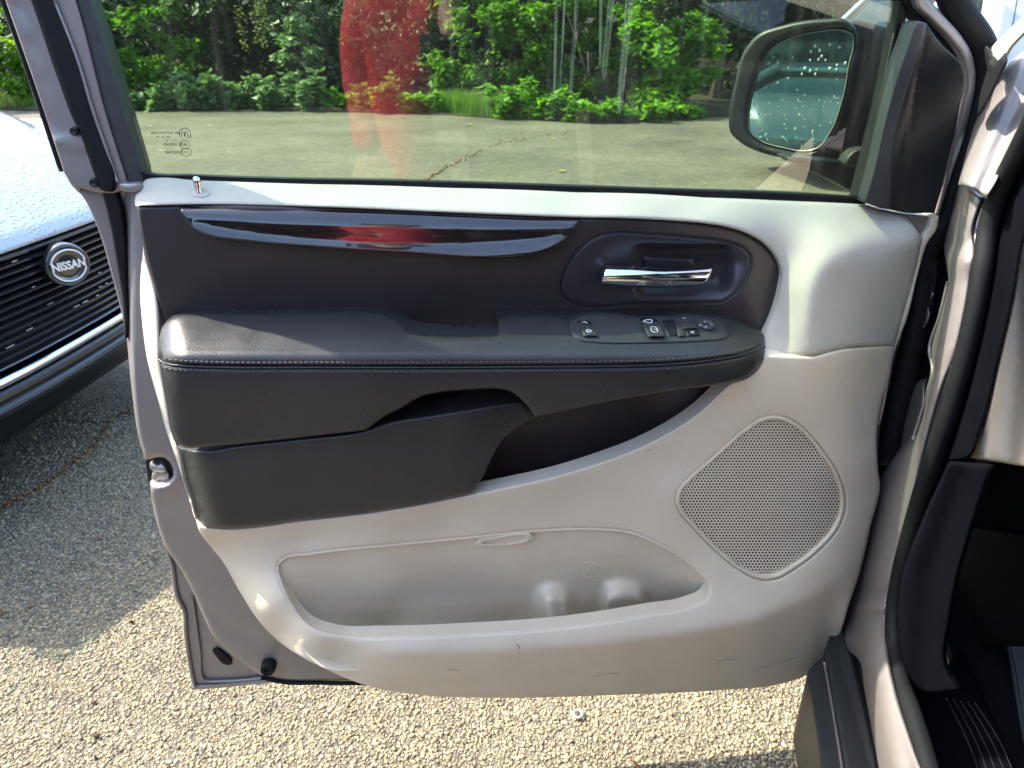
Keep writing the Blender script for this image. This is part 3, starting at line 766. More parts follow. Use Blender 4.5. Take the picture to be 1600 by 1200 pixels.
def low_d(x, y):
    yc = np.interp(x, CR[:, 0], CR[:, 1])
    below = np.clip(y - yc, 0, None) * sm((x - 455) / 190) * sm((1350 - x) / 60)
    return low_tps(x, np.where(below > 0, np.minimum(y, yc + 4), y)) - 0.00066 * below - 0.0000016 * below ** 2
sp_out = [(1212, 650), (1232, 655), (1252, 667), (1282, 700), (1308, 739), (1320, 775), (1320, 795), (1310, 824), (1282, 857), (1242, 888), (1212, 904), (1196, 906), (1178, 902), (1155, 890), (1120, 862), (1081, 822), (1060, 796), (1056, 782), (1060, 766), (1076, 748), (1116, 713), (1164, 671), (1190, 654)]
lt = panel('lower_trim', low_top + low_right + low_bot, low_d, M['beige'], van, R=6, er=0.006, back=0.03, holes=[opening, sp_out], hole_back=0.028, grid=10)
tag(lt, 'beige moulded lower trim with a storage pocket')
def rolled(line, lift, r): tube_px('trim_edge', line, lambda x, y: low_d(x, y) + lift, r, M['beige'], lt, n=10)
tube_px('pocket_rim', opening, lambda x, y: low_d(x, y) - 0.0045, 0.0030, M['beige'], lt, closed=True, n=10)
# storage pocket: back wall bellying away, closed by a floor and front wall
pl_out = [(424, 884), (440, 866), (484, 858), (625, 843), (737, 832), (839, 822), (923, 818), (990, 824), (1042, 846), (1085, 872), (1114, 902), (1120, 925), (1110, 960), (1075, 1010), (884, 1040), (597, 1046), (500, 1040), (455, 985), (428, 910)]
pl_tps = TPS([(424, 884, 0.052), (484, 858, 0.045), (625, 843, 0.044), (839, 822, 0.042), (990, 824, 0.046), (1085, 872, 0.052), (1118, 920, 0.056), (430, 920, 0.058), (455, 985, 0.066),
              (600, 880, 0.036), (800, 870, 0.034), (950, 870, 0.034), (600, 940, 0.000), (800, 940, -0.006), (950, 930, -0.006), (500, 940, 0.022), (1050, 920, 0.020), (600, 990, -0.024), (800, 990, -0.028), (950, 985, -0.026), (1060, 970, 0.002),
              (600, 1046, 0.08), (880, 1040, 0.08), (1075, 1010, 0.07)])
# cup holder: two soft lobes moulded out of the pocket wall with a hollow between them
def cup_d(x, y):
    lean = (y - 940) * 0.16
    fade = 1 - sm((y - 982) / 18.0)
    up_a = fade * sm((y - 906 - 9 * ((x - lean - 868) / 26.0) ** 2) / 34.0)
    up_b = fade * sm((y - 899 - 8 * ((x - lean - 978) / 32.0) ** 2) / 36.0)
    a = sm((x - lean - 828) / 30.0) * sm((900 - x + lean * 0.2) / 18.0)
    b_ = sm((x - lean - 938 + (y - 915) * 0.1) / 16.0) * sm((1018 - x + lean) / 20.0)
    return pl_tps(x, y) + 0.0012 + 0.046 * a * up_a * (1 - 0.25 * sm((x - lean - 858) / 20.0)) + 0.048 * b_ * up_b * (1 - 0.3 * sm((x - lean - 962) / 40.0))
pl = panel('storage_pocket', pl_out, cup_d, M['beige'], van, R=3, er=0.001, back=0.004, grid=5)
tag(pl, 'beige storage pocket with a soft moulded bottle holder in its wall')
# small lamp slot in the pocket's upper edge
cl = [(742, 848), (748, 842), (775, 838), (815, 833), (829, 834), (834, 840), (827, 846), (800, 851), (765, 854), (748, 854)]
lp = panel('courtesy_lamp', cl, lambda x, y: pl_tps(x, y) + 0.015, M['beige'], van, R=4, er=0.004, back=0.01, holes=[[(754, 849), (768, 846), (818, 839), (823, 841), (816, 845), (768, 851)]], hole_back=0.008, grid=3, step=4)
panel('lamp_lens', [(752, 850), (768, 844), (822, 837), (825, 842), (816, 847), (766, 853)], lambda x, y: pl_tps(x, y) + 0.006, M['beige'], lp, R=3, er=0.002, back=0.004, grid=3, step=4)
# moulded ring with a recycling mark
mk = [(921 + 15.5 * math.cos(a), 890 + 12 * math.sin(a)) for a in np.linspace(0, 2 * math.pi, 24, endpoint=False)]
tube_px('moulded_mark', mk, lambda x, y: pl_tps(x, y) + 0.0005, 0.0013, M['beige'], pl, closed=True, step=4, n=6)
def pl_m(px, py):
    o = P_door(float(px), float(py), pl_tps(np.array([float(px)]), np.array([float(py)]))[0] + 0.0006)
    ox = P_door(px + 12.0, py + 0.0, pl_tps(np.array([px + 12.0]), np.array([py + 0.0]))[0]) - P_door(px - 12.0, py + 0.0, pl_tps(np.array([px - 12.0]), np.array([py + 0.0]))[0])
    oy = P_door(px + 0.0, py - 12.0, pl_tps(np.array([px + 0.0]), np.array([py - 12.0]))[0]) - P_door(px + 0.0, py + 12.0, pl_tps(np.array([px + 0.0]), np.array([py + 12.0]))[0])
    return frame_mat(o, ox, oy)
text_obj('moulded_mark', 'ABX', 0.013, pl_m(920, 890), M['beige'], pl, 0.0010)

# shoe scuffs on the lower trim
M['scuff'] = mat('scuff_mark', (0.30, 0.27, 0.22), 0.7, var=0.3, vscale=60)
for ln in ([(1178, 1046), (1205, 1039), (1222, 1032), (1243, 1028)], [(1120, 1032), (1138, 1030), (1152, 1029)], [(806, 1006), (811, 1010), (812, 1014)], [(700, 1046), (716, 1047)], [(930, 1056), (952, 1052), (968, 1052)], [(1010, 705), (1016, 702)], [(1150, 880), (1160, 889)]):
    tube_px('scuff_mark', ln, lambda x, y: low_d(x, y) - 0.0004, 0.0009, M['scuff'], lt, step=5, n=6)

# ---- speaker grille: rim, perforated dome, cone behind
def spk_d(x, y):
    r = np.hypot((x - 1190) / 130, (y - 780) / 128)
    return low_tps(x, y) - 0.004 + 0.006 * np.clip(1 - r * r, 0, 1)
spk = panel('speaker_grille', sp_out, lambda x, y: low_tps(x, y) + 0.002, M['beige'], van, R=3, er=0.002, back=0.02,
            holes=[[tuple(np.array([1190, 780]) + (np.array(p) - np.array([1190, 780])) * 0.955) for p in sp_out]], hole_back=0.01, grid=5)
tag(spk, 'beige rounded speaker grille pierced by small holes')
spl = catmull(sp_out, 6, True)
verts = []; faces = []
sp = 5.15
lat = []
for j, yy in enumerate(np.arange(645, 912, sp * 0.866)):
    for xx in np.arange(1050 + (j % 2) * sp / 2, 1326, sp): lat.append((xx, yy))
lat = np.array(lat)
lat = lat[inside(lat, spl)]
lat = lat[polydist(lat, spl) > 3.2]
ang = np.arange(6) * math.pi / 3 + math.pi / 6
for (cx, cy) in lat:
    b0 = len(verts)
    ho = np.stack([cx + sp / math.sqrt(3) * np.cos(ang), cy + sp / math.sqrt(3) * np.sin(ang)], -1)
    hi_ = np.stack([cx + sp * 0.33 * np.cos(ang), cy + sp * 0.33 * np.sin(ang)], -1)
    for q, dz in ((ho, 0.0), (hi_, -0.0002), (hi_, -0.0022)):
        verts.append((q, dz))
    faces.append(len(verts))
allq = np.concatenate([v[0] for v in verts]); alld = np.concatenate([np.full(6, v[1]) for v in verts])
W = P_door(allq[:, 0], allq[:, 1], spk_d(allq[:, 0], allq[:, 1]) + alld)
fc = []
for k in range(len(lat)):
    b = k * 18
    for i in range(6):
        j = (i + 1) % 6
        fc.append((b + i, b + 6 + i, b + 6 + j, b + j)); fc.append((b + 6 + i, b + 12 + i, b + 12 + j, b + 6 + j))
tag(mesh_obj('grille_mesh', W, fc, M['beige'], spk, False), kind='stuff')
def cone_d(x, y):
    r = np.hypot((x - 1165) / 105, (y - 775) / 105)
    return 0.022 + 0.03 * sm((r - 0.75) / 0.35)
panel('speaker_cone', [tuple(np.array([1190, 780]) + (np.array(p) - np.array([1190, 780])) * 1.03) for p in sp_out], cone_d, M['black'], spk, R=2, back=0, grid=14)

# ---- mirror corner (sail) and the wing mirror outside
sail = panel('mirror_sail', [(1431, 33, 1), (1447, 36, 1), (1468, 66), (1503, 104), (1507, 131), (1500, 165), (1484, 250), (1460, 333, 1), (1412, 332), (1392, 328), (1375, 325), (1350, 316, 1), (1366, 258), (1385, 175), (1400, 122), (1418, 70)],
             lambda x, y: 0.004 + 0.012 * sm((1441 - x - (y - 36) * 0.168) / -14) - 0.016 * sm((x - (1441 - (y - 36) * 0.168)) / 10) + 0.012, M['black'], van, R=3, er=0.003, back=0.03, grid=7)
tag(sail, 'black plastic triangle carrying the wing mirror')
panel('sail_edge', [(1431, 32, 1), (1448, 36, 1), (1436, 85), (1413, 156), (1402, 200), (1394, 250), (1392, 328, 1), (1375, 325), (1350, 316, 1), (1366, 258), (1385, 175), (1400, 122), (1418, 70)],
      0.018, M['black_grey'], sail, R=4, er=0.004, back=0.02, grid=6)
# ================================================================== wing mirror (outside the glass, hung on the door)
def P_plane(o, n):
    o = np.array(o, float); n = np.array(n, float); n = n / np.linalg.norm(n)
    def f(x, y, d):
        v = rays(x, y)
        t = ((o - CAM) @ n + np.asarray(d, float)) / (v @ n)
        return CAM + v * t[..., None]
    BACKV[f] = -n
    return f
MN = (-0.60, -0.80, 0.020)
P_mir = P_plane(P_y(1.30)(1250.0, 145.0, 0.0), MN)
ring_o = [(1319, 29), (1294, 29), (1225, 39), (1183, 55), (1162, 81), (1147, 134), (1139, 181), (1141, 206), (1156, 222), (1194, 240), (1231, 247), (1256, 247), (1278, 237), (1300, 203), (1319, 150), (1333, 94), (1337, 62), (1333, 41)]
glass_o = [(1331, 53), (1334, 69), (1328, 94), (1316, 156), (1294, 212), (1278, 231), (1256, 236), (1225, 231), (1187, 219), (1170, 203), (1169, 184), (1178, 134), (1191, 97), (1206, 75), (1231, 61), (1275, 50), (1319, 48)]
house_o = [(1318, 31), (1334, 31), (1366, 37), (1402, 52), (1412, 70, 1), (1392, 160), (1362, 238, 1), (1340, 242), (1325, 252), (1296, 246), (1262, 248), (1231, 246), (1194, 239), (1156, 221), (1142, 206), (1140, 181), (1148, 134), (1163, 81), (1184, 56), (1225, 40), (1294, 31)]
mir = empty('side_mirror', P_mir(1250.0, 240.0, -0.03)); mir.parent = van; mir.matrix_parent_inverse = world_matrix(van).inverted()
tag(mir, 'black wing mirror beaded with rain drops')
def house_d(x, y):
    edge = np.interp(y, [30, 60, 94, 150, 203, 240], [1333, 1337, 1333, 1319, 1300, 1278])
    return -0.018 - 0.035 * sm((x - edge + 4) / 80.0)
panel('housing', house_o, house_d, M['black'], mir, proj=P_mir, R=7, er=0.008, back=0.075, grid=9)
def scale_loop(l, k, c=(1250, 145)): return [(c[0] + (p[0] - c[0]) * k, c[1] + (p[1] - c[1]) * k) for p in l]
panel('bezel', ring_o, lambda x, y: np.full(len(x), 0.010), M['black'], mir, proj=P_mir, R=6, er=0.007, back=0.03, holes=[[(p[0] + (q[0] - p[0]) * 0.0, p[1]) for p, q in zip(scale_loop(glass_o, 1.045), scale_loop(glass_o, 1.05))]], hole_back=0.022, grid=5)
panel('mirror_glass', glass_o, lambda x, y: np.full(len(x), -0.004), M['mirror'], mir, proj=P_mir, R=0.5, er=0.0, back=0.0, grid=30)
panel('glass_edge', scale_loop(glass_o, 1.035), -0.0085, M['black_grey'], mir, proj=P_mir, R=2, er=0.001, back=0.006, grid=30)
tube_px('glass_rim', glass_o, -0.0045, 0.0010, M['steel'], mir, proj=P_mir, closed=True, n=6)
P_arm = P_y(1.235)
panel('mirror_foot', [(1228, 247), (1262, 246), (1320, 252), (1356, 262), (1364, 300, 1), (1352, 312, 1), (1284, 276), (1250, 262)], lambda x, y: np.full(len(x), 0.0) - 0.01 * sm((1290 - x) / 30.0), M['black'], mir, proj=P_arm, R=6, er=0.008, back=0.05, grid=6)
panel('mirror_knuckle', [(1318, 258), (1322, 246), (1332, 235), (1356, 232), (1362, 238), (1358, 264), (1330, 262)], 0.012, M['black_grey'], mir, proj=P_arm, R=6, er=0.010, back=0.03, grid=5)
# rain drops on the mirror: shallow domes joined into one part
bm = bmesh.new(); gl = catmull(glass_o, 6, True)
mn = np.array(MN) / np.linalg.norm(MN)
drops = [(1274, 72, 2.6), (1297, 70, 2.4), (1312, 74, 2.2), (1281, 79, 2.4), (1267, 81, 2.2), (1284, 88, 2.6), (1279, 93, 2.2), (1266, 94, 2), (1290, 94, 1.8), (1321, 99, 2.6), (1308, 102, 2.2), (1297, 107, 2.6), (1307, 109, 2.2), (1258, 107, 3),
         (1266, 111, 2.2), (1276, 109, 1.6), (1274, 116, 2.2), (1253, 116, 2), (1208, 89, 1.8), (1216, 98, 2), (1201, 99, 2), (1238, 90, 1.6), (1232, 106, 1.5), (1194, 116, 2)]
rr = random.Random(5)
while len(drops) < 78:
    q = (rr.uniform(1170, 1330), rr.uniform(120, 235))
    if inside(np.array([q]), gl)[0] and polydist(np.array([q]), gl)[0] > 4: drops.append((*q, rr.choice([0.9, 1.0, 1.2, 1.5, 1.9])))
for (px, py, r) in drops:
    o = P_mir(float(px), float(py), -0.0038)
    r3 = r * 0.00105
    res = bmesh.ops.create_icosphere(bm, subdivisions=2, radius=1.0)
    rot = Vector(mn).to_track_quat('Z', 'Y').to_matrix()
    m = Matrix.Translation(Vector(o)) @ rot.to_4x4() @ Matrix.Diagonal((r3 * rr.uniform(0.8, 1.0), r3 * rr.uniform(1.0, 1.4), r3 * 0.5, 1))
    bmesh.ops.transform(bm, matrix=m, verts=res['verts'])
tag(bm_obj('rain_drops', bm, M['drop'], mir), 'rain drops on the mirror glass', kind='stuff')

# ================================================================== body of the minivan round the door opening
def paint_strip(name, out, e, material=M['paint'], R=8, er=0.008, back=0.03, grid=10, parent=van, **k):
    return panel(name, out, e, material, parent, proj=P_body, R=R, er=er, back=back, grid=grid, **k)
# sunlit front pillar above the belt
def pil_d(x, y):
    cx = 1562 - (y - 130) * 0.42
    return 0.004 + 0.010 * np.exp(-((x - cx) / 30.0) ** 2) - 0.012 * sm((x - cx - 22) / 24.0) - 0.075 * np.clip((290 - y) / 210.0, -0.1, 1.5)
ap = paint_strip('front_pillar', [(1497, 288, 1), (1514, 223), (1525, 188), (1545, 150), (1560, 120), (1580, 95), (1625, 62), (1760, -40, 1), (1900, -40, 1), (1720, 80), (1612, 172), (1588, 222), (1572, 250), (1558, 284), (1541, 311, 1), (1520, 297)],
                 pil_d, R=7, er=0.007)
tag(ap, 'sunlit grey painted front pillar')
# hinge pillar down to the sill
hp_l = [(1497, 286, 1), (1489, 324), (1480, 357), (1474, 381), (1477, 405), (1482, 440), (1469, 494), (1453, 550), (1458, 575), (1450, 612), (1428, 685), (1400, 712), (1374, 745), (1352, 790), (1338, 840), (1325, 897), (1312, 953), (1310, 990), (1324, 1015), (1341, 1030), (1350, 1075), (1360, 1130), (1376, 1215, 1)]
hp_r = [(1446, 1215, 1), (1432, 1180), (1422, 1150), (1400, 1075), (1388, 1012), (1388, 959), (1396, 915), (1412, 844), (1431, 775), (1453, 684), (1478, 600), (1491, 569), (1512, 487), (1522, 425), (1527, 388), (1524, 360), (1533, 328), (1541, 309, 1), (1520, 296)]
hcen = [(1520, 300), (1500, 400), (1492, 450), (1475, 540), (1455, 620), (1420, 740), (1385, 860), (1358, 960), (1362, 1030), (1375, 1090), (1400, 1200)]
def hp_d(x, y):
    q = np.stack([x, y], -1)
    b = polydist(q, np.array(hcen, float), False)
    d = -0.012 - 0.012 * sm(b / 30.0)
    d += 0.005 * np.exp(-((y - 392) / 26.0) ** 2) * np.sin((y - 392) / 26.0 * 1.2)
    d -= groove(x, y, [(1355, 920), (1372, 934), (1384, 924)], 6, 0.004)
    d += groove(x, y, [(1340, 948), (1372, 950), (1386, 948)], 6, 0.005)
    d += 0.016 * sm((y - 950) / 90.0)
    return d
hp = paint_strip('hinge_pillar', hp_l + hp_r, hp_d, R=9, er=0.010, back=0.06, grid=9)
tag(hp, 'grey painted hinge pillar running down to the sill')
paint_strip('pillar_gap_shade', [(1470, 376, 1), (1490, 400), (1470, 510), (1445, 620), (1400, 740), (1370, 860), (1350, 900, 1), (1360, 740), (1390, 640), (1425, 520), (1440, 410)], -0.060, M['rubber'], R=4, back=0.02, parent=hp)  # dark panel standing in for the shade in the pillar gap
paint_strip('door_check', [(1440, 451), (1447, 448), (1456, 453), (1458, 462), (1453, 470), (1451, 480), (1452, 492), (1448, 506), (1440, 516), (1431, 520), (1432, 513), (1440, 506), (1445, 494), (1444, 478), (1449, 465), (1447, 457), (1440, 458)], -0.030, M['steel'], R=3, er=0.003, back=0.012, grid=3, step=4, parent=hp)
tube_px('pillar_bead', [(1481, 440), (1468, 494), (1452, 550), (1457, 575), (1449, 612), (1427, 685)], -0.022, 0.0024, M['paint'], hp, proj=P_body, n=8)
tube_px('pillar_bead', hp_r[2:16], -0.024, 0.0030, M['paint'], hp, proj=P_body, n=8)
# door-opening weatherstrip and the plastic trim behind it
ws = [(1652, 110), (1610, 200), (1585, 250), (1560, 300), (1545, 350), (1535, 420), (1524, 480), (1506, 560), (1490, 620), (1465, 700), (1440, 770), (1420, 840), (1405, 900), (1397, 950), (1397, 1010), (1406, 1060), (1424, 1110), (1445, 1180), (1456, 1220)]
tube_px('opening_seal', ws, -0.026, 0.0125, M['rubber'], van, proj=P_body, n=12)
ptr = [(1700, 160, 1), (1640, 260), (1597, 387), (1581, 475), (1559, 569), (1531, 675), (1514, 716), (1484, 722, 1), (1440, 800), (1412, 880), (1402, 960), (1408, 1040), (1396, 1040, 1), (1388, 960), (1404, 880), (1440, 760), (1488, 620), (1523, 480), (1545, 350), (1585, 240), (1640, 130, 1)]
paint_strip('pillar_trim', ptr, lambda x, y: np.full(len(x), -0.040), M['matte_black'], R=6, er=0.008, back=0.05)
tube_px('trim_bead', [(1590, 262), (1562, 330), (1547, 431), (1522, 544), (1506, 600), (1475, 703), (1444, 800), (1415, 890), (1406, 959), (1406, 990)], -0.036, 0.0022, M['rubber'], van, proj=P_body, n=8)
# beige end of the dashboard
ds = paint_strip('dash_end', [(1740, 200, 1), (1640, 260), (1598, 387), (1582, 475), (1560, 569), (1532, 675), (1516, 715, 1), (1590, 727), (1640, 735), (1800, 740, 1)],
            lambda x, y: -0.075 - 0.03 * sm((x - 1545 + (y - 600) * 0.1) / 40), M['beige'], R=5, er=0.005, back=0.05, grid=14)
tag(ds, 'pale beige side cover of the dashboard')
# beige pillar trim inside the windscreen, black corner rubber
paint_strip('pillar_cover', [(1548, 74, 1), (1600, 24), (1700, -60, 1), (1760, -60, 1), (1640, 24), (1602, 52), (1578, 78), (1566, 97), (1550, 98, 1)], -0.02, M['beige_soft'], R=4, er=0.004, back=0.03, grid=8)
paint_strip('corner_rubber', [(1540, 72), (1549, 82), (1551, 98), (1562, 92), (1570, 82, 1), (1573, 96), (1566, 112), (1555, 135), (1540, 165), (1529, 182), (1531, 150), (1540, 118), (1543, 108), (1540, 96)], 0.0, M['rubber'], R=4, er=0.004, back=0.02, grid=5)
# kick panel, scuff plate, carpet, mat
P_kick = P_plane(P_body(1480.0, 900.0, -0.035), (-0.80, -0.60, 0.10))
kp = panel('kick_panel', [(1482, 722, 1), (1550, 727, 1), (1520, 820), (1497, 900), (1484, 970), (1478, 1040), (1500, 1080, 1), (1440, 1080), (1414, 1040), (1404, 980), (1410, 900), (1440, 815)],
            lambda x, y: 0.010 * sm((np.interp(y, [720, 900, 1080], [1518, 1456, 1446]) - x) / 40.0), M['matte_black'], van, proj=P_kick, R=6, er=0.007, back=0.006, grid=9)
P_sill = P_flat(0.41)
paint_strip('door_hinge', [(1428, 600, 1), (1446, 598, 1), (1440, 660), (1424, 700, 1), (1406, 704, 1), (1414, 650)], -0.040, M['steel'], R=4, er=0.006, back=0.02, grid=5, parent=hp)
paint_strip('wiring_boot', [(1452, 394), (1462, 392), (1468, 400), (1466, 424), (1456, 436), (1446, 430), (1446, 406)], -0.036, M['rubber'], R=5, er=0.008, back=0.02, grid=4, parent=hp)
sc = panel('scuff_plate', [(1404, 1030, 1), (1450, 1052), (1480, 1040), (1500, 1010, 1), (1520, 1050), (1552, 1120), (1600, 1240, 1), (1462, 1240, 1), (1440, 1160), (1415, 1090)],
      lambda x, y: 0.0 - 0.01 * sm((x - 1500 - (y - 1030) * 0.4) / 30), M['matte_black'], van, proj=P_sill, R=6, er=0.008, back=0.06, grid=10)
for k in range(5):
    x0 = 1479 + k * 11; x1 = x0 + 62 + k * 3
    tube_px('scuff_rib', [(x0, 1092 + k * 1.5), ((x0 + x1) / 2 + 2, 1160), (x1, 1240)], 0.0002, 0.0013, M['black'], sc, proj=P_sill, n=6)
P_floor = P_flat(0.315)
panel('floor_carpet', [(1470, 700, 1), (1900, 700, 1), (1900, 1260, 1), (1560, 1260, 1), (1480, 1000, 1)], 0.0, M['carpet'], van, proj=P_floor, R=2, back=0.02, grid=40)
paint_strip('firewall', [(1440, 560, 1), (1900, 560, 1), (1960, 1010, 1), (1440, 1010, 1)], -0.30, M['carpet'], R=2, back=0.02, grid=40)
fr_d = TPS([(1560, 812, 0.10), (1640, 825, 0.12), (1546, 900, 0.05), (1538, 940, 0.02), (1600, 960, 0.03), (1572, 1020, 0.008), (1600, 1160, 0.006), (1680, 1100, 0.008), (1680, 900, 0.08)])
fm = panel('floor_mat', [(1560, 812, 1), (1600, 819), (1660, 828, 1), (1700, 1000), (1720, 1240, 1), (1622, 1240, 1), (1598, 1160), (1585, 1090), (1570, 1010), (1556, 965), (1539, 938), (1542, 910), (1550, 860)],
      fr_d, M['black_grey'], van, proj=P_floor, R=5, er=0.006, back=0.01, grid=8)
tag(fm, 'black rubber floor mat turned up over the footrest')
tube_px('mat_ridge', [(1548, 872), (1570, 884), (1600, 892), (1640, 890)], lambda x, y: fr_d(x, y), 0.003, M['black_grey'], fm, proj=P_floor, n=6)
tube_px('mat_ridge', [(1560, 965), (1580, 978), (1610, 984), (1650, 980)], lambda x, y: fr_d(x, y), 0.003, M['black_grey'], fm, proj=P_floor, n=6)
tube_px('mat_ridge', [(1572, 820), (1566, 880), (1560, 930), (1576, 990), (1590, 1060), (1604, 1150)], lambda x, y: fr_d(x, y) + 0.001, 0.0016, M['black_grey'], fm, proj=P_floor, n=6)
# rocker under the sill
P_rock = P_flat(0.355)
rk = panel('rocker_panel', [(1296, 965, 1), (1342, 1000), (1358, 1050), (1370, 1110), (1392, 1240, 1), (1286, 1240, 1), (1276, 1150), (1268, 1095), (1262, 1050), (1290, 1020)],
      lambda x, y: 0.010 * sm((x - 1290 - (y - 1050) * 0.17) / 8) + 0.010 * sm((x - 1322 - (y - 1050) * 0.28) / 6), M['black_grey'], van, proj=P_rock, R=5, er=0.006, back=0.16, grid=6)
tag(rk, 'dark plastic rocker panel with long ridges')
tube_px('rocker_lip', [(1322, 990), (1338, 1050), (1352, 1110), (1372, 1200), (1380, 1240)], 0.022, 0.004, M['rubber'], rk, proj=P_rock, n=8)
tube_px('rocker_lip', [(1288, 1036), (1298, 1090), (1308, 1150), (1322, 1240)], 0.007, 0.0025, M['paint'], rk, proj=P_rock, n=8)
# the rest of the shell: roof, front wing, bonnet, windscreen, far side (mostly outside the picture)
BU = np.array([0.27, 0.963])                       # towards the nose of the van
def bp(a, inn, z):                                   # a metres forward of the hinge, inn metres inboard
    return (HINGE[0] + BU[0] * a - BN[0] * inn, HINGE[1] + BU[1] * a - BN[1] * inn, z)
def loft(name, rows, material, parent, thick=0.0):
    n = len(rows[0]); verts = [p for r in rows for p in r]; faces = []
    for i in range(len(rows) - 1):
        for j in range(n - 1): faces.append((i * n + j, i * n + j + 1, (i + 1) * n + j + 1, (i + 1) * n + j))
    o = mesh_obj(name, verts, faces, material, parent)
    if thick:
        md = o.modifiers.new('thickness', 'SOLIDIFY'); md.thickness = thick; md.offset = 0
    return o
xs = [-2.9, -2.0, -1.2, -0.6, -0.25]
loft('roof', [[bp(a, 0.16 + w * 1.45, 1.66 + 0.07 * (1 - (2 * w - 1) ** 2) + (0.02 if a > -2 else 0)) for w in np.linspace(0, 1, 7)] for a in xs], M['paint'], van, 0.03)
loft('front_wing', [[bp(a, i, z) for (i, z) in ((0.02, 0.42), (-0.005, 0.7), (0.01, 0.90), (0.06, 0.97), (0.14, 1.0))] for a in np.linspace(0.06, 0.7, 8)], M['paint'], van, 0.01)
loft('bonnet', [[bp(a, 0.15 + w * 1.45, 1.03 + 0.09 * math.sin(math.pi * w) - max(0, a - 0.4) * 0.14) for w in np.linspace(0, 1, 9)] for a in np.linspace(0.30, 1.0, 6)], M['paint'], van, 0.01)
loft('windscreen', [[bp(-0.25 + 0.62 * s, 0.34 + w * 1.22, 1.66 - 0.60 * s + 0.05 * math.sin(math.pi * w)) for w in np.linspace(0, 1, 7)] for s in np.linspace(0, 1, 6)], M['car_glass'], van, 0.004)
loft('far_side', [[bp(a, 1.72, z) for z in (0.3, 0.8, 1.1)] for a in (-2.9, -1.5, 0.0, 0.9)], M['paint'], van, 0.03)
loft('dashboard', [[bp(a, i, z) for i in np.linspace(0.11, 1.6, 4)] for (a, z) in ((0.30, 1.02), (0.0, 1.04), (-0.18, 0.98), (-0.16, 0.76), (0.1, 0.66))], M['matte_black'], van, 0.02)
# cabin: seats, floor and far windows, dark behind the open door
loft('cabin_floor', [[bp(a, i, 0.29) for i in np.linspace(0.10, 1.68, 4)] for a in (-2.85, -1.5, -0.1)], M['carpet'], van, 0.02)
loft('far_window', [[bp(a, i, z) for (i, z) in ((1.72, 1.1), (1.64, 1.6))] for a in (-2.9, -1.5, -0.2)], M['dark_glass'], van, 0.006)
M['seat_cloth'] = mat('dark_seat_cloth', (0.022, 0.022, 0.024), 0.9, var=0.2, spec=0.15)
for (a0, inn) in ((-0.98, 0.50), (-0.98, 1.22), (-2.0, 0.50), (-2.0, 1.22)):
    c0 = Vector(bp(a0, inn, 0.0)); st_ = empty('car_seat', c0); st_.parent = van; st_.matrix_parent_inverse = world_matrix(van).inverted()
    rt = Matrix(((BU[0], -BU[1], 0), (BU[1], BU[0], 0), (0, 0, 1)))
    def seat_part(nm, size, off, tilt):
        bm = bmesh.new(); box_bm(bm, size, (0, 0, 0), None, min(size) * 0.32, 3)
        bmesh.ops.transform(bm, matrix=Matrix.Translation(c0) @ rt.to_4x4() @ Matrix.Translation(off) @ Matrix.Rotation(tilt, 4, 'Y'), verts=bm.verts[:])
        bm_obj(nm, bm, M['seat_cloth'], st_)
    seat_part('seat_cushion', (0.52, 0.52, 0.16), (0.10, 0, 0.66), -0.10)
    seat_part('backrest', (0.16, 0.50, 0.66), (-0.26, 0, 1.02), -0.22)
    seat_part('headrest', (0.11, 0.27, 0.20), (-0.36, 0, 1.46), -0.15)
    seat_part('seat_base', (0.40, 0.40, 0.26), (0.05, 0, 0.46), 0.0)
loft('footwell_side', [[bp(a, 0.10 + 0.05 * max(0.0, 0.1 - a), z) for z in (0.29, 0.6, 1.0)] for a in (-0.02, 0.15, 0.45)], M['matte_black'], van, 0.01)
loft('pillar_core', [[bp(0.05, i, z) for i in (0.015, 0.09, 0.17)] for z in (0.30, 0.7, 1.0, 1.15)], M['matte_black'], van, 0.01)
# ================================================================== ground
def ground_material():
    m = bpy.data.materials.new('worn_asphalt'); m.use_nodes = True
    nt = m.node_tree; b = nt.nodes['Principled BSDF']; co = objco(nt)
    v = nt.nodes.new('ShaderNodeTexVoronoi'); v.inputs['Scale'].default_value = 95; nt.links.new(co, v.inputs['Vector'])
    v2 = nt.nodes.new('ShaderNodeTexVoronoi'); v2.inputs['Scale'].default_value = 22; nt.links.new(co, v2.inputs['Vector'])
    sep = nt.nodes.new('ShaderNodeSeparateColor'); nt.links.new(v.outputs['Color'], sep.inputs[0])
    sep2 = nt.nodes.new('ShaderNodeSeparateColor'); nt.links.new(v2.outputs['Color'], sep2.inputs[0])
    c1 = ramp(nt, sep.outputs[0], (0.07, 0.062, 0.046), (0.25, 0.22, 0.155), 0.1, 0.95)
    c2 = ramp(nt, sep2.outputs[0], (0.08, 0.07, 0.053), (0.19, 0.168, 0.122), 0.1, 0.95)
    mx = nt.nodes.new('ShaderNodeMix'); mx.data_type = 'RGBA'; mx.inputs[0].default_value = 0.5
    nt.links.new(c1, mx.inputs[6]); nt.links.new(c2, mx.inputs[7])
    n = noise(nt, 0.55, 6, 0.65, co)
    patch = ramp(nt, n, (0.55,) * 3, (1.25,) * 3, 0.3, 0.7)
    mul = nt.nodes.new('ShaderNodeMix'); mul.data_type = 'RGBA'; mul.blend_type = 'MULTIPLY'; mul.inputs[0].default_value = 1.0
    nt.links.new(mx.outputs[2], mul.inputs[6]); nt.links.new(patch, mul.inputs[7])
    nt.links.new(mul.outputs[2], b.inputs['Base Color'])
    b.inputs['Roughness'].default_value = 0.85
    bump(nt, b, v.outputs['Distance'], 0.9, 0.006)
    return m
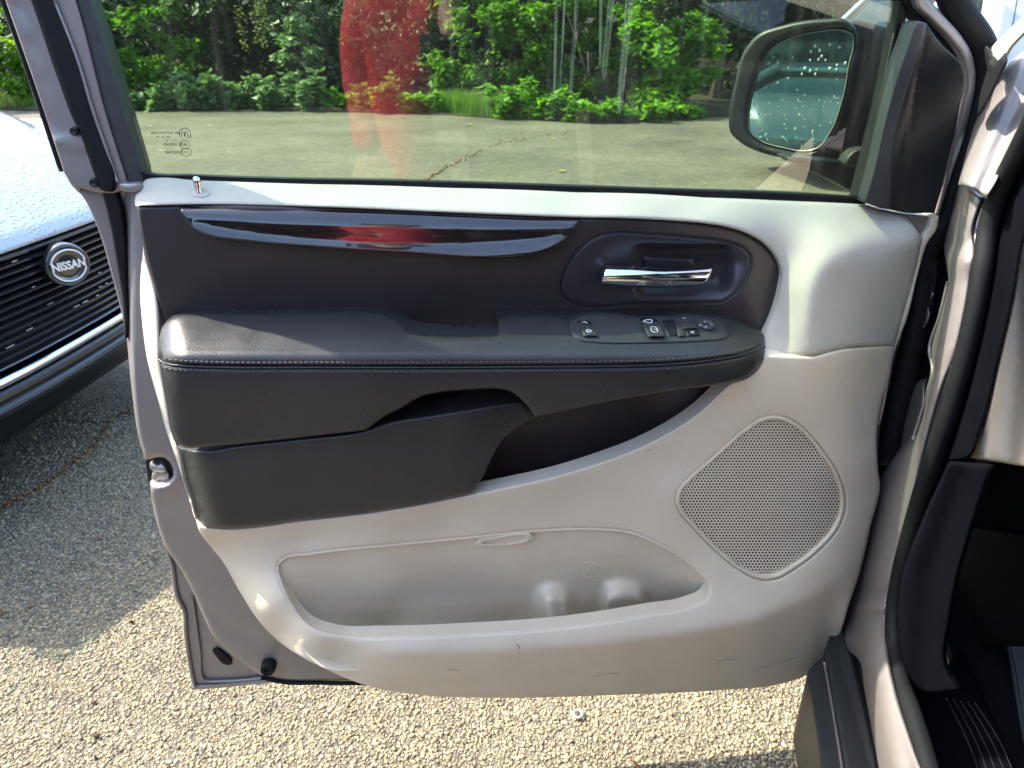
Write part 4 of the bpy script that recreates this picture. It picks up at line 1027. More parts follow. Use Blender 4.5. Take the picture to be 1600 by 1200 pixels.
def soil_material():
    return mat('leaf_litter_soil', (0.045, 0.036, 0.022), 0.95, var=0.5, vscale=6)
EDGE_Y = 17.2
n1, n2 = 60, 40
gv = [(-60, -60, 0), (60, -60, 0), (60, EDGE_Y + 0.5, 0), (-60, EDGE_Y + 0.5, 0)]
g = mesh_obj('parking_lot', gv, [(0, 1, 2, 3)], ground_material())
tag(g, 'worn grey asphalt parking lot with exposed stone chippings', kind='structure')
sv = []; sf = []
xs = np.linspace(-60, 60, 61); ys = np.concatenate([np.linspace(EDGE_Y, EDGE_Y + 3, 7), np.linspace(EDGE_Y + 8, 220, 12)])
for j, y in enumerate(ys):
    for i, x in enumerate(xs):
        yy = y + (0.35 * math.sin(x * 1.3) + 0.2 * math.sin(x * 3.1 + 1) if j == 0 else 0)
        z = 0.004 + (0.25 * sm(np.array([(y - EDGE_Y) / 3.0]))[0] + 0.06 * math.sin(x * 0.9 + y)) * (0 if j == 0 else 1) + (0.02 if j else 0)
        sv.append((x, yy, z))
for j in range(len(ys) - 1):
    for i in range(len(xs) - 1):
        a = j * len(xs) + i; sf.append((a, a + 1, a + len(xs) + 1, a + len(xs)))
sg = mesh_obj('woodland_floor', sv, sf, soil_material()); tag(sg, 'dark soil and leaf litter beyond the asphalt edge', kind='structure')

def scatter(name, base_v, base_f, pos, scl, rot, material, nonuni=None, smooth=True, parent=None):
    """many copies of one small shape joined into ONE mesh, with numpy"""
    bv = np.array(base_v, float); bf = np.array(base_f, int); n = len(pos); k = len(bv)
    V = bv[None] * (scl[:, None, None] if nonuni is None else (scl[:, None] * nonuni)[:, None, :])
    V = np.einsum('nij,nkj->nki', rot, V) + pos[:, None, :]
    F = (bf[None] + (np.arange(n) * k)[:, None, None]).reshape(-1, bf.shape[1])
    me = bpy.data.meshes.new(name)
    me.vertices.add(n * k); me.vertices.foreach_set('co', V.reshape(-1).astype(np.float32))
    m = bf.shape[1]
    me.loops.add(len(F) * m); me.loops.foreach_set('vertex_index', F.reshape(-1).astype(np.int32))
    me.polygons.add(len(F)); me.polygons.foreach_set('loop_start', (np.arange(len(F)) * m).astype(np.int32))
    if smooth: me.polygons.foreach_set('use_smooth', np.ones(len(F), bool))
    me.materials.append(material); me.update(calc_edges=True); me.validate()
    return link(bpy.data.objects.new(name, me), parent)
def rand_rot(n, rng, tilt=math.pi):
    a = rng.uniform(0, 2 * math.pi, n); b = rng.uniform(-tilt, tilt, n); c = rng.uniform(0, 2 * math.pi, n)
    def rz(t):
        z = np.zeros((len(t), 3, 3)); z[:, 0, 0] = np.cos(t); z[:, 0, 1] = -np.sin(t); z[:, 1, 0] = np.sin(t); z[:, 1, 1] = np.cos(t); z[:, 2, 2] = 1; return z
    def rx(t):
        z = np.zeros((len(t), 3, 3)); z[:, 1, 1] = np.cos(t); z[:, 1, 2] = -np.sin(t); z[:, 2, 1] = np.sin(t); z[:, 2, 2] = np.cos(t); z[:, 0, 0] = 1; return z
    return rz(a) @ rx(b) @ rz(c)
def ico(sub=1):
    bm = bmesh.new(); bmesh.ops.create_icosphere(bm, subdivisions=sub, radius=1.0)
    v = [tuple(x.co) for x in bm.verts]; f = [tuple(x.index for x in fa.verts) for fa in bm.faces]; bm.free()
    return v, f
def island_material(name, cols, rough, trans=0.0, spec=0.4):
    """colour differs from piece to piece"""
    m = bpy.data.materials.new(name); m.use_nodes = True
    nt = m.node_tree; b = nt.nodes['Principled BSDF']
    g = nt.nodes.new('ShaderNodeNewGeometry')
    r = nt.nodes.new('ShaderNodeValToRGB'); e = r.color_ramp.elements
    e[0].position = 0; e[0].color = (*cols[0], 1); e[1].position = 1; e[1].color = (*cols[-1], 1)
    for i, c in enumerate(cols[1:-1]): 
        x = e.new((i + 1) / (len(cols) - 1)); x.color = (*c, 1)
    nt.links.new(g.outputs['Random Per Island'], r.inputs[0]); nt.links.new(r.outputs[0], b.inputs['Base Color'])
    b.inputs['Roughness'].default_value = rough; b.inputs['Specular IOR Level'].default_value = spec
    if trans:
        t = nt.nodes.new('ShaderNodeBsdfTranslucent'); mx = nt.nodes.new('ShaderNodeMixShader'); mx.inputs[0].default_value = trans
        br = nt.nodes.new('ShaderNodeMix'); br.data_type = 'RGBA'; br.blend_type = 'MULTIPLY'; br.inputs[0].default_value = 1; br.inputs[7].default_value = (1.0, 1.0, 0.55, 1)
        sc_ = nt.nodes.new('ShaderNodeMix'); sc_.data_type = 'RGBA'; sc_.blend_type = 'ADD'; sc_.inputs[0].default_value = 1; 
        nt.links.new(r.outputs[0], br.inputs[6]); nt.links.new(br.outputs[2], sc_.inputs[6]); nt.links.new(br.outputs[2], sc_.inputs[7])
        nt.links.new(sc_.outputs[2], t.inputs[0])
        nt.links.new(b.outputs[0], mx.inputs[1]); nt.links.new(t.outputs[0], mx.inputs[2])
        nt.links.new(mx.outputs[0], nt.nodes['Material Output'].inputs['Surface'])
    return m
# stone chippings of the near ground, as real stones
iv, if_ = ico(1)
iv = np.array(iv) * (1 + 0.22 * RNG.standard_normal((len(iv), 1)))
def chips(x0, x1, y0, y1, sp, seed, name):
    r = np.random.default_rng(seed)
    gx, gy = np.meshgrid(np.arange(x0, x1, sp), np.arange(y0, y1, sp))
    p = np.stack([gx.ravel(), gy.ravel()], -1) + r.uniform(-0.55, 0.55, (gx.size, 2)) * sp
    ed = np.minimum(np.minimum(p[:, 0] - x0, x1 - p[:, 0]), np.minimum(p[:, 1] - y0, y1 - p[:, 1]))
    p = p[r.uniform(0, 1, len(p)) < np.clip((ed + 0.02) / 0.42, 0.03, 1) ** 1.3]
    n = len(p); s = sp * np.clip(r.lognormal(-0.66, 0.34, n), 0.25, 1.0)
    pos = np.column_stack([p, s * r.uniform(-0.05, 0.25, n)])
    non = np.stack([r.uniform(0.8, 1.35, n), r.uniform(0.7, 1.0, n), r.uniform(0.40, 0.7, n)], -1)
    return scatter(name, iv, if_, pos, s, rand_rot(n, r, 0.6), M['chip'], non)
M['chip'] = island_material('stone_chippings', [(0.230, 0.187, 0.107), (0.360, 0.307, 0.184), (0.144, 0.120, 0.074), (0.414, 0.360, 0.234), (0.306, 0.254, 0.152), (0.342, 0.258, 0.127), (0.216, 0.182, 0.119), (0.099, 0.085, 0.057)], 0.6)
c = chips(-1.95, 1.15, 0.70, 2.95, 0.0070, 3, 'stone_chippings')
tag(c, 'pale stone chippings standing proud of the asphalt', kind='stuff')

# cracks with orange leaf crumbs
M['crack'] = mat('crack_dirt', (0.018, 0.015, 0.012), 0.95, var=0.4, vscale=40)
M['crumb'] = island_material('dry_crumbs', [(0.30, 0.13, 0.04), (0.22, 0.09, 0.03), (0.40, 0.24, 0.08), (0.16, 0.09, 0.04)], 0.8)
G0 = P_flat(0.0)
def crack(line, w, lift, seed, dens, crumb_size, name):
    l = catmull(line, 5, False); r = np.random.default_rng(seed)
    l = l + r.normal(0, 1.6, l.shape)
    W = G0(l[:, 0], l[:, 1], np.full(len(l), lift))
    t = np.gradient(W, axis=0); nrm = np.stack([-t[:, 1], t[:, 0], np.zeros(len(t))], -1); nrm /= np.linalg.norm(nrm, axis=1)[:, None] + 1e-9
    hw = w * r.uniform(0.5, 1.2, len(W))
    v = np.concatenate([W + nrm * hw[:, None], W - nrm * hw[:, None]]); n = len(W)
    f = [(i, i + 1, n + i + 1, n + i) for i in range(n - 1)]
    o = mesh_obj(name, v, f, M['crack']); tag(o, kind='structure')
    k = int(dens * n); i = r.integers(0, n, k)
    pos = W[i] + r.normal(0, w * 1.1, (k, 3)) * np.array([1, 1, 0]); pos[:, 2] = lift + r.uniform(0.0, crumb_size, k)
    return o, pos
o1, p1 = crack([(-60, 818), (0, 792), (60, 762), (110, 726), (150, 690), (175, 655), (205, 640), (260, 610)], 0.004, 0.0070, 1, 4, 0.004, 'asphalt_crack')
o2, p2 = crack([(640, 300), (690, 266), (735, 243), (780, 225), (840, 214), (890, 205)], 0.006, 0.006, 2, 14, 0.01, 'asphalt_crack')
p2 = p2[RNG.uniform(0, 1, len(p2)) < np.clip(1.15 - 0.33 * (p2[:, 1] - p2[:, 1].min()), 0.04, 1)]
o3, p3 = crack([(205, 640), (150, 660), (100, 655), (40, 672)], 0.004, 0.0075, 9, 1, 0.005, 'asphalt_crack')
tag(o1, 'crack in the shaded asphalt filled with orange crumbs'); tag(o2, 'crack in the sunlit asphalt seen through the door window'); tag(o3, 'fine branch crack in the shaded asphalt')
def crumbs(pos, s, seed, label):
    r = np.random.default_rng(seed); n = len(pos)
    o = scatter('leaf_crumbs', iv, if_, pos, s * r.uniform(0.4, 1.2, n), rand_rot(n, r), M['crumb'], np.stack([np.ones(n), r.uniform(0.4, 1, n), r.uniform(0.2, 0.5, n)], -1))
    tag(o, label, kind='stuff')
crumbs(p1, 0.006, 4, 'orange dry leaf crumbs in the near crack')
crumbs(p2, 0.017, 5, 'orange dry leaf crumbs along the far crack')
# metal washer lying on the chippings
wo = Vector(G0(903., 1115., 0.012))
vv = []; ff = []
prof = [(0.0135, -0.001), (0.0135, 0.001), (0.0125, 0.0018), (0.0075, 0.0018), (0.0065, 0.001), (0.0065, -0.001)]
for i in range(28):
    a = i * 2 * math.pi / 28
    for (r, h) in prof: vv.append((r * math.cos(a), r * math.sin(a), h))
for i in range(28):
    for j in range(6): ff.append((i * 6 + j, ((i + 1) % 28) * 6 + j, ((i + 1) % 28) * 6 + (j + 1) % 6, i * 6 + (j + 1) % 6))
w = mesh_obj('washer', vv, ff, M['steel']); w.location = wo; w.rotation_euler = (0.12, -0.1, 0)
tag(w, 'small round metal washer lying on the pale chippings below the door', 'washer')
# fallen leaves on the far asphalt
M['yellow_leaf'] = island_material('yellow_leaf', [(0.45, 0.36, 0.03), (0.40, 0.42, 0.06), (0.50, 0.40, 0.10)], 0.6, 0.2)
M['pale_leaf'] = island_material('pale_leaf', [(0.40, 0.46, 0.30), (0.48, 0.50, 0.36)], 0.6, 0.2)
def leaf_shape(L, w):
    return [(0, -L / 2, 0), (w * .8, -L * .15, L * .08), (w * .55, L * .22, L * .10), (0, L / 2, 0.02 * L), (-w * .55, L * .22, L * .12), (-w * .8, -L * .15, L * .06), (0, 0, 0.0)], [(0, 1, 6), (1, 2, 6), (2, 3, 6), (3, 4, 6), (4, 5, 6), (5, 0, 6)]
for (px, py, s, mt, lab) in ((877, 267, 0.13, 'yellow_leaf', 'yellow fallen leaf, the largest on the sunlit asphalt'), (732, 194, 0.14, 'yellow_leaf', 'yellow fallen leaf near the weeds in front of the trees'),
                         (858, 236, 0.06, 'yellow_leaf', 'small yellow leaf on the asphalt above the largest yellow leaf'), (865, 216, 0.08, 'yellow_leaf', 'yellow fallen leaf beside the right end of the far crack'), (250, 235, 0.07, 'pale_leaf', 'green fallen leaf behind the etched window marks'), (326, 196, 0.12, 'pale_leaf', 'pale fallen leaf right of the etched window marks'),
                         (233, 197, 0.10, 'pale_leaf', 'pale fallen leaf above the etched window marks'), (643, 276, 0.05, 'yellow_leaf', 'small yellow leaf at the near end of the far crack')):
    v, f = leaf_shape(s, s * 0.5)
    o = mesh_obj('fallen_leaf', v, f, M[mt]); o.location = Vector(G0(float(px), float(py), 0.014)); o.rotation_euler = (0.05, 0.1, random.uniform(0.8, 2.2))
    tag(o, lab, 'leaf', 'fallen leaves on the asphalt')
r = np.random.default_rng(21); n = 90
bits = np.column_stack([r.uniform(-1.4, 0.8, n), r.uniform(1.0, 2.5, n), np.full(n, 0.008)])
o = scatter('dark_grit', iv, if_, bits, r.uniform(0.003, 0.010, n), rand_rot(n, r), island_material('dark_grit', [(0.02, 0.018, 0.016), (0.05, 0.04, 0.03), (0.28, 0.12, 0.04)], 0.8), np.stack([r.uniform(0.6, 2.4, n), r.uniform(0.4, 0.8, n), r.uniform(0.25, 0.5, n)], -1))
tag(o, 'dark bits of bark and grit strewn over the chippings', kind='stuff')
# ================================================================== plants along the far edge
EP = [(-200, 172), (200, 173), (430, 172), (560, 175), (700, 178), (800, 186), (900, 190), (960, 192), (1000, 190), (1080, 184), (1150, 180), (1500, 176)]
EW = np.array([G0(float(a), float(b), 0.0) for a, b in EP])
def edge_y(x): return np.interp(x, EW[:, 0], EW[:, 1], left=EW[0, 1], right=EW[-1, 1])
for v in sg.data.vertices:                       # the soil follows the ragged edge of the asphalt
    if abs(v.co.y - EDGE_Y) < 0.75: v.co.y = edge_y(v.co.x) - 0.12 + 0.10 * math.sin(v.co.x * 5.1)
LEAFV = [(0, 0, 0), (0.30, 0.38, 0.10), (0.26, 0.72, 0.06), (0, 1.0, -0.14), (-0.26, 0.72, 0.06), (-0.30, 0.38, 0.10), (0, 0.45, 0.0)]
LEAFF = [(0, 1, 6), (1, 2, 6), (2, 3, 6), (3, 4, 6), (4, 5, 6), (5, 0, 6)]
LEAF4V = [(0, 0, 0), (0.28, 0.5, 0.10), (0, 1.0, -0.05), (-0.28, 0.5, 0.10)]
LEAF4F = [(0, 1, 2), (0, 2, 3)]
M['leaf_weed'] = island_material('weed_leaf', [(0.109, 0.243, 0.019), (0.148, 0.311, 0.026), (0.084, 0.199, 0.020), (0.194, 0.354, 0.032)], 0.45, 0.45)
M['leaf_glare'] = island_material('glare_weed_leaf', [(0.149, 0.247, 0.113), (0.209, 0.314, 0.149), (0.105, 0.194, 0.075)], 0.42, 0.30)  # glare on the window glass is mixed into this leaf colour
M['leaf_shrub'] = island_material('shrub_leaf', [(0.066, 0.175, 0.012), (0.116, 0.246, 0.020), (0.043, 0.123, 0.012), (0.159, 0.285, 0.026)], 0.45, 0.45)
M['leaf_shaded'] = island_material('shaded_leaf', [(0.016, 0.044, 0.009), (0.026, 0.062, 0.013), (0.011, 0.032, 0.008), (0.036, 0.075, 0.015)], 0.5, 0.25)  # shade inside the wood is put into this leaf colour
M['leaf_backdrop'] = island_material('backdrop_leaf', [(0.006, 0.012, 0.005), (0.010, 0.018, 0.007)], 0.8, 0.1, 0.1)
M['leaf_vine'] = island_material('vine_leaf', [(0.13, 0.16, 0.03), (0.17, 0.18, 0.035), (0.09, 0.13, 0.025)], 0.5, 0.4)
M['grass'] = island_material('grass_blade', [(0.080, 0.184, 0.019), (0.123, 0.236, 0.028), (0.160, 0.236, 0.047)], 0.5, 0.35)
M['bark'] = mat('bark', (0.085, 0.070, 0.052), 0.9, var=0.4, vscale=14)
M['pale_bark'] = mat('pale_bark', (0.17, 0.155, 0.13), 0.85, var=0.3, vscale=10)
M['stem'] = mat('green_stem', (0.10, 0.11, 0.03), 0.6, var=0.3)
def leaf_rot(r, n, droop=(-0.2, 0.9), out=None):
    """leaf matrices: tip direction outwards, blade roughly facing up, drooping"""
    yaw = r.uniform(0, 2 * math.pi, n) if out is None else out + r.normal(0, 0.6, n)
    dr = r.uniform(*droop, n); roll = r.normal(0, 0.45, n)
    cy, sy = np.cos(yaw), np.sin(yaw)
    t = np.stack([cy * np.cos(dr), sy * np.cos(dr), -np.sin(dr)], -1)
    side = np.stack([-sy, cy, np.zeros(n)], -1)
    up = np.cross(side, t) * -1; up *= np.sign(up[:, 2:3] + 1e-6)
    s2 = side * np.cos(roll)[:, None] + up * np.sin(roll)[:, None]
    u2 = np.cross(s2, t)
    return np.stack([s2, t, u2], -1)
def leaves(name, pos, size, material, parent, r, out=None, simple=False, droop=(-0.2, 0.9)):
    n = len(pos)
    return scatter(name, LEAF4V if simple else LEAFV, LEAF4F if simple else LEAFF, pos, size * r.uniform(0.6, 1.25, n), leaf_rot(r, n, droop, out), material, None, True, parent)
def stick(bm, a, b, r0, r1, n=6):
    a = Vector(a); b = Vector(b); d = (b - a)
    q = d.to_track_quat('Z', 'Y').to_matrix()
    va = [bm.verts.new(a + q @ Vector((r0 * math.cos(2 * math.pi * i / n), r0 * math.sin(2 * math.pi * i / n), 0))) for i in range(n)]
    vb = [bm.verts.new(b + q @ Vector((r1 * math.cos(2 * math.pi * i / n), r1 * math.sin(2 * math.pi * i / n), 0))) for i in range(n)]
    for i in range(n): bm.faces.new((va[i], va[(i + 1) % n], vb[(i + 1) % n], vb[i]))

def weed(x, y, h, w, label, group, seed, mt='leaf_weed', ls=0.16, count=150):
    """a broad-leaved weed: several stems, leaves set along them"""
    r = np.random.default_rng(seed); root = empty('broadleaf_weed', (x, y, 0)); tag(root, label, 'weed', group)
    bm = bmesh.new(); P = []; O = []
    ns = max(4, int(w * 9))
    for k in range(ns):
        a = r.uniform(0, 2 * math.pi); rr = w * math.sqrt(r.uniform(0, 1)); hh = h * r.uniform(0.55, 1.05) * (1 - 0.35 * (rr / w) ** 2)
        b0 = np.array([x + 0.35 * rr * math.cos(a), y + 0.35 * rr * math.sin(a), 0.0]); b1 = np.array([x + rr * math.cos(a), y + rr * math.sin(a), hh])
        stick(bm, b0, b1, 0.012, 0.006, 5)
        m = count // ns
        t = r.uniform(0.12, 1.05, m) ** 0.8
        P.append(b0 + (b1 - b0) * t[:, None] + r.normal(0, 0.03, (m, 3))); O.append(r.uniform(0, 2 * math.pi, m))
    tag(bm_obj('stem', bm, M['stem'], root), kind='stuff')
    P = np.concatenate(P); P[:, 2] = np.maximum(P[:, 2], 0.03)
    leaves('leaves', P, ls, M[mt], root, r, np.concatenate(O), droop=(-0.35, 0.7))
    return root
def at_edge(px, back=0.15):
    v = rays(float(px), 180.0); y = 16.0
    for _ in range(4):
        x = v[0] / v[1] * y; y = float(edge_y(x)) + back
    return v[0] / v[1] * y, y
def px_h(y, rows): return rows * (y * 0.906) / FPX
weeds = [(150, 34, 'p', 0.35), (205, 30, 'p', 0.3), (238, 24, 'p', 0.3), (268, 42, 'p', 0.4), (292, 78, 'p', 0.38), (322, 58, 'p', 0.42), (352, 70, 'p', 0.40), (384, 60, 'p', 0.42), (418, 66, 'p', 0.45), (452, 70, 'p', 0.45),
         (486, 66, 'p', 0.4), (512, 44, 'w', 0.38), (548, 36, 'w', 0.35), (580, 48, 'y', 0.4), (612, 56, 'y', 0.4), (650, 42, 'w', 0.36), (672, 36, 'w', 0.30), (790, 58, 'w', 0.45), (822, 68, 'w', 0.45), (858, 58, 'w', 0.45),
         (884, 46, 'w', 0.4), (912, 38, 'w', 0.42), (944, 36, 'w', 0.45), (975, 32, 'w', 0.4), (1008, 36, 'w', 0.45), (1040, 34, 'w', 0.42), (1068, 30, 'w', 0.36)]
nm = {'p': 'broad-leaved weed with glare in its pale green', 'w': 'bright green broad-leaved weed', 'y': 'yellowish broad-leaved weed'}
gp = {'p': 'pale weeds along the left of the asphalt edge', 'w': 'bright weeds along the asphalt edge', 'y': 'yellowish weeds behind the red reflection'}
ordn = ['first', 'second', 'third', 'fourth', 'fifth', 'sixth', 'seventh', 'eighth', 'ninth', 'tenth', 'eleventh', 'twelfth', 'thirteenth', 'fourteenth', 'fifteenth']
cnt = {}
for i, (px, hr, k, w) in enumerate(weeds):
    x, y = at_edge(px, 0.02)
    c_ = cnt.get(k, 0); cnt[k] = c_ + 1
    size = 'tall' if hr > 60 else ('knee-high' if hr > 40 else 'low')
    weed(x, y, px_h(y, hr), w, '%s %s, %s of them from the left at the asphalt edge' % (size, nm[k], ordn[c_]), gp[k], 100 + i,
         {'p': 'leaf_glare', 'w': 'leaf_weed', 'y': 'leaf_vine'}[k], 0.21 if k != 'w' else 0.20, int(90 + 3.0 * hr))
# grass between the weeds
r = np.random.default_rng(77)
gpos = []
for (p0, p1, n, hb) in ((676, 800, 2600, 0.42), (800, 1090, 2200, 0.22), (200, 680, 1600, 0.2), (-20, 60, 900, 0.35), (1090, 1140, 300, 0.12)):
    q = r.uniform(p0, p1, n); bk = r.uniform(-0.1, 1.1, n)
    xy = np.array([at_edge(a, b) for a, b in zip(q, bk)]); gpos.append(np.column_stack([xy, np.zeros(n), np.full(n, hb)]))
gpos = np.concatenate(gpos); n = len(gpos)
bl_v = [(-0.018, 0, 0), (0.018, 0, 0), (0.010, 0.10, 0.6), (-0.010, 0.10, 0.6), (0, 0.34, 1.0)]; bl_f = [(0, 1, 2), (0, 2, 3), (3, 2, 4)]
yaw = r.uniform(0, 2 * math.pi, n); rm = np.zeros((n, 3, 3)); rm[:, 0, 0] = np.cos(yaw); rm[:, 0, 1] = -np.sin(yaw); rm[:, 1, 0] = np.sin(yaw); rm[:, 1, 1] = np.cos(yaw); rm[:, 2, 2] = 1
gs = scatter('tall_grass', bl_v, bl_f, gpos[:, :3], gpos[:, 3] * r.uniform(0.5, 1.3, n), rm, M['grass'], None, True)
tag(gs, 'uncut grass growing along the asphalt edge', kind='stuff')

def shrub(name, x, y, z0, h, w, label, cat, group, seed, mt='leaf_shrub', n=1500, ls=0.13, trunk=0.03, bark='bark', clumps=16, depth=None):
    """trunk with limbs; leaves in uneven clumps at the limb ends so gaps show"""
    r = np.random.default_rng(seed); root = empty(name, (x, y, 0)); tag(root, label, cat, group)
    d = w if depth is None else depth
    bm = bmesh.new(); base = np.array([x, y, 0.0]); lean = r.normal(0, 0.08, 2) * h
    top = np.array([x + lean[0], y + lean[1], z0 + (h - z0) * 0.85])
    prev = base; segs = 6
    path = [base + (top - base) * (i / segs) + np.array([*r.normal(0, 0.02 * h, 2), 0]) * (i > 0) for i in range(segs + 1)]
    for i in range(segs): stick(bm, path[i], path[i + 1], trunk * (1 - 0.75 * i / segs), trunk * (1 - 0.75 * (i + 1) / segs), 8)
    P = []; 
    for k in range(clumps):
        a = r.uniform(0, 2 * math.pi); q = math.sqrt(r.uniform(0.02, 1)); zz = z0 + (h - z0) * r.uniform(0, 1)
        f = math.sin(math.pi * min(0.97, max(0.12, (zz - z0) / (h - z0 + 1e-6)))) ** 0.6
        c0 = np.array([x + q * w * f * math.cos(a), y + q * d * f * math.sin(a), zz])
        s0 = path[min(segs, max(1, int((zz - z0 * 0.5) / h * segs)))]
        mid = (s0 + c0) / 2 + np.array([0, 0, -0.05 * h])
        stick(bm, s0, mid, trunk * 0.4, trunk * 0.25, 5); stick(bm, mid, c0, trunk * 0.25, trunk * 0.08, 5)
        m = int(n / clumps * r.uniform(0.5, 1.5)); rad = w * r.uniform(0.22, 0.42)
        u = r.normal(0, 1, (m, 3)); u /= np.linalg.norm(u, axis=1)[:, None]
        P.append(c0 + u * rad * (r.uniform(0.1, 1, (m, 1)) ** 0.5) * np.array([1, 1, 0.7]))
    bm_obj('trunk', bm, M[bark], root)
    P = np.concatenate(P); P = P[P[:, 2] > 0.05]
    leaves('crown', P, ls, M[mt], root, r, simple=False if ls > 0.12 else True, droop=(-0.3, 1.1))
    return root
def at(px, y):
    y = y * 1.036
    v = rays(float(px), 100.0); return v[0] / v[1] * y
# shrubs in front of the wood, seen through the window from left to right
shr = [(20, 17.6, 0.0, 2.6, 0.9, 'leaf_shrub', 'green shrub behind the white car hood, left of the door frame', 1500),
       (-70, 17.0, 0.0, 2.4, 0.9, 'leaf_shrub', 'green shrub at the far left edge above the white hood', 1200),
       (205, 17.8, 0.2, 2.9, 0.85, 'leaf_shrub', 'bright leafy shrub beside the rear upright of the door window', 1700),
       (262, 18.4, 0.3, 3.0, 0.8, 'leaf_shrub', 'leafy shrub second from the rear upright of the window', 1300),
       (350, 19.4, 0.2, 2.2, 0.9, 'leaf_shaded', 'dark shrub with shade in its leaf colour behind the pale weeds', 1100),
       (470, 18.4, 0.4, 1.9, 0.6, 'leaf_glare', 'pale sprigs of a thin shrub left of the red reflection', 420),
       (520, 19.0, 0.2, 2.4, 0.8, 'leaf_shaded', 'dark shrub at the left border of the red reflection', 900),
       (715, 17.6, 0.2, 2.7, 0.75, 'leaf_shrub', 'open shrub just right of the red reflection', 700),
       (790, 17.4, 0.2, 2.8, 0.75, 'leaf_shrub', 'leafy shrub behind the tall bright weeds', 1700),
       (862, 16.8, 0.3, 3.0, 0.80, 'leaf_shrub', 'dense green shrub left of the pale thin trunks', 2300),
       (935, 16.9, 0.2, 2.4, 0.75, 'leaf_shrub', 'green shrub among the pale thin trunks', 1800),
       (1020, 16.2, 0.25, 2.6, 0.95, 'leaf_weed', 'bright rounded shrub left of the dark gap by the mirror', 3200),
       (1075, 16.4, 0.35, 1.9, 0.7, 'leaf_weed', 'bright shrub reaching over the dark gap left of the mirror', 1700)]
for i, (px, y, z0, h, w, mt, lab, n) in enumerate(shr):
    shrub('shrub', at(px, y), y * 1.036, z0, h, w, lab, 'shrub', 'shrubs along the front of the wood', 300 + i, mt, int(n * 1.2), 0.17, 0.025, 'bark', 20)
# hanging vine
r = np.random.default_rng(5); vx, vy = at(412, 17.4), 17.4 * 1.036
vroot = empty('hanging_vine', (vx, vy, 2.6)); tag(vroot, 'yellow-green vine hanging down left of the red reflection', 'vine')
bm = bmesh.new(); P = []
for k in range(4):
    p = np.array([vx + r.normal(0, 0.12), vy + r.normal(0, 0.1), 3.4]); 
    for s in range(12):
        q = p + np.array([r.normal(0, 0.05), r.normal(0, 0.05), -0.2 - 0.03 * k]); 
        if q[2] < 1.15: break
        stick(bm, p, q, 0.006, 0.006, 4); P.append(p + (q - p) * r.uniform(0, 1, (11, 1)) + r.normal(0, 0.055, (11, 3))); p = q
tag(bm_obj('stem', bm, M['stem'], vroot), kind='stuff'); leaves('leaves', np.concatenate(P), 0.085, M['leaf_vine'], vroot, r)
# thin pale trunks and trees standing behind
tr = [(902, 17.6, 4.6, 0.045, 'pale_bark'), (922, 18.2, 4.8, 0.05, 'pale_bark'), (952, 17.2, 4.4, 0.055, 'pale_bark'), (978, 18.0, 5.0, 0.05, 'pale_bark'),
      (300, 21.0, 5.4, 0.10, 'bark'), (395, 20.0, 5.0, 0.08, 'bark'), (560, 22.0, 5.6, 0.11, 'bark'), (700, 20.5, 5.2, 0.10, 'bark'), (760, 21.5, 5.4, 0.09, 'bark'), (850, 22.0, 5.6, 0.12, 'bark'), (1120, 18.5, 5.0, 0.12, 'bark'), (1190, 20.0, 5.2, 0.12, 'bark'), (1290, 19.0, 5.0, 0.14, 'bark'), (120, 21.0, 5.2, 0.1, 'bark'), (-60, 20.0, 5.0, 0.1, 'bark')]
labs = ['thin pale trunk, leftmost of four by the dense shrub', 'thin pale trunk, second of four from the left', 'thin pale trunk, third of four from the left', 'thin pale trunk, rightmost of four, nearest the bright rounded shrub',
        'dark tree behind the left weeds, nearest the rear upright of the window', 'dark tree behind the hanging vine', 'dark tree behind the red reflection', 'dark tree behind the tall grass', 'dark tree behind the shrub by the tall weeds', 'dark tree behind the dense green shrub',
        'dark tree in the gap left of the mirror', 'dark tree hidden mostly behind the mirror', 'dark trunk standing just above the mirror housing', 'dark tree behind the rear upright of the window', 'dark tree above the white car at the far left']
for i, (px, y, h, tk, bk) in enumerate(tr):
    thin = bk == 'pale_bark'
    shrub('tree', at(px, y), y * 1.036, 2.3 if thin else 1.2, h, 0.8 if thin else 1.5, labs[i], 'tree', 'thin pale trunks' if thin else 'dark trees of the wood', 500 + i, 'leaf_shaded', 700 if thin else 2600, 0.20, tk, bk, 12 if thin else 24)
# the wood behind, too dense to tell trees apart
r = np.random.default_rng(9); n = 52000
P = np.column_stack([r.uniform(-24, 26, n), r.uniform(20.5, 30, n), 4.6 * r.uniform(0, 1, n) ** 0.8])
P[:, 2] *= 0.75 + 0.25 * np.sin(P[:, 0] * 0.9) * np.sin(P[:, 1] * 1.3)
wd_ = leaves('woodland', P, 0.30, M['leaf_shaded'], None, r, simple=True)
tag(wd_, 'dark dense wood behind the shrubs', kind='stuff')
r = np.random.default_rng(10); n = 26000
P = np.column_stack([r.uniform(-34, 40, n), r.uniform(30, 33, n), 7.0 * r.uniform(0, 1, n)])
tag(leaves('woodland', P, 0.62, M['leaf_shaded'], None, r, simple=True), 'far rear of the dark wood', kind='stuff')
r = np.random.default_rng(12); n = 48000
P = np.column_stack([r.uniform(-34, 34, n), r.uniform(-19, -15, n), 5.5 * r.uniform(0, 1, n)])  # unseen leaf mass, added to darken what the door glass reflects
tag(leaves('backdrop', P, 0.62, M['leaf_backdrop'], None, r, simple=True), 'tall dark hedge of leaves added behind the camera to darken the glass reflections', kind='stuff')
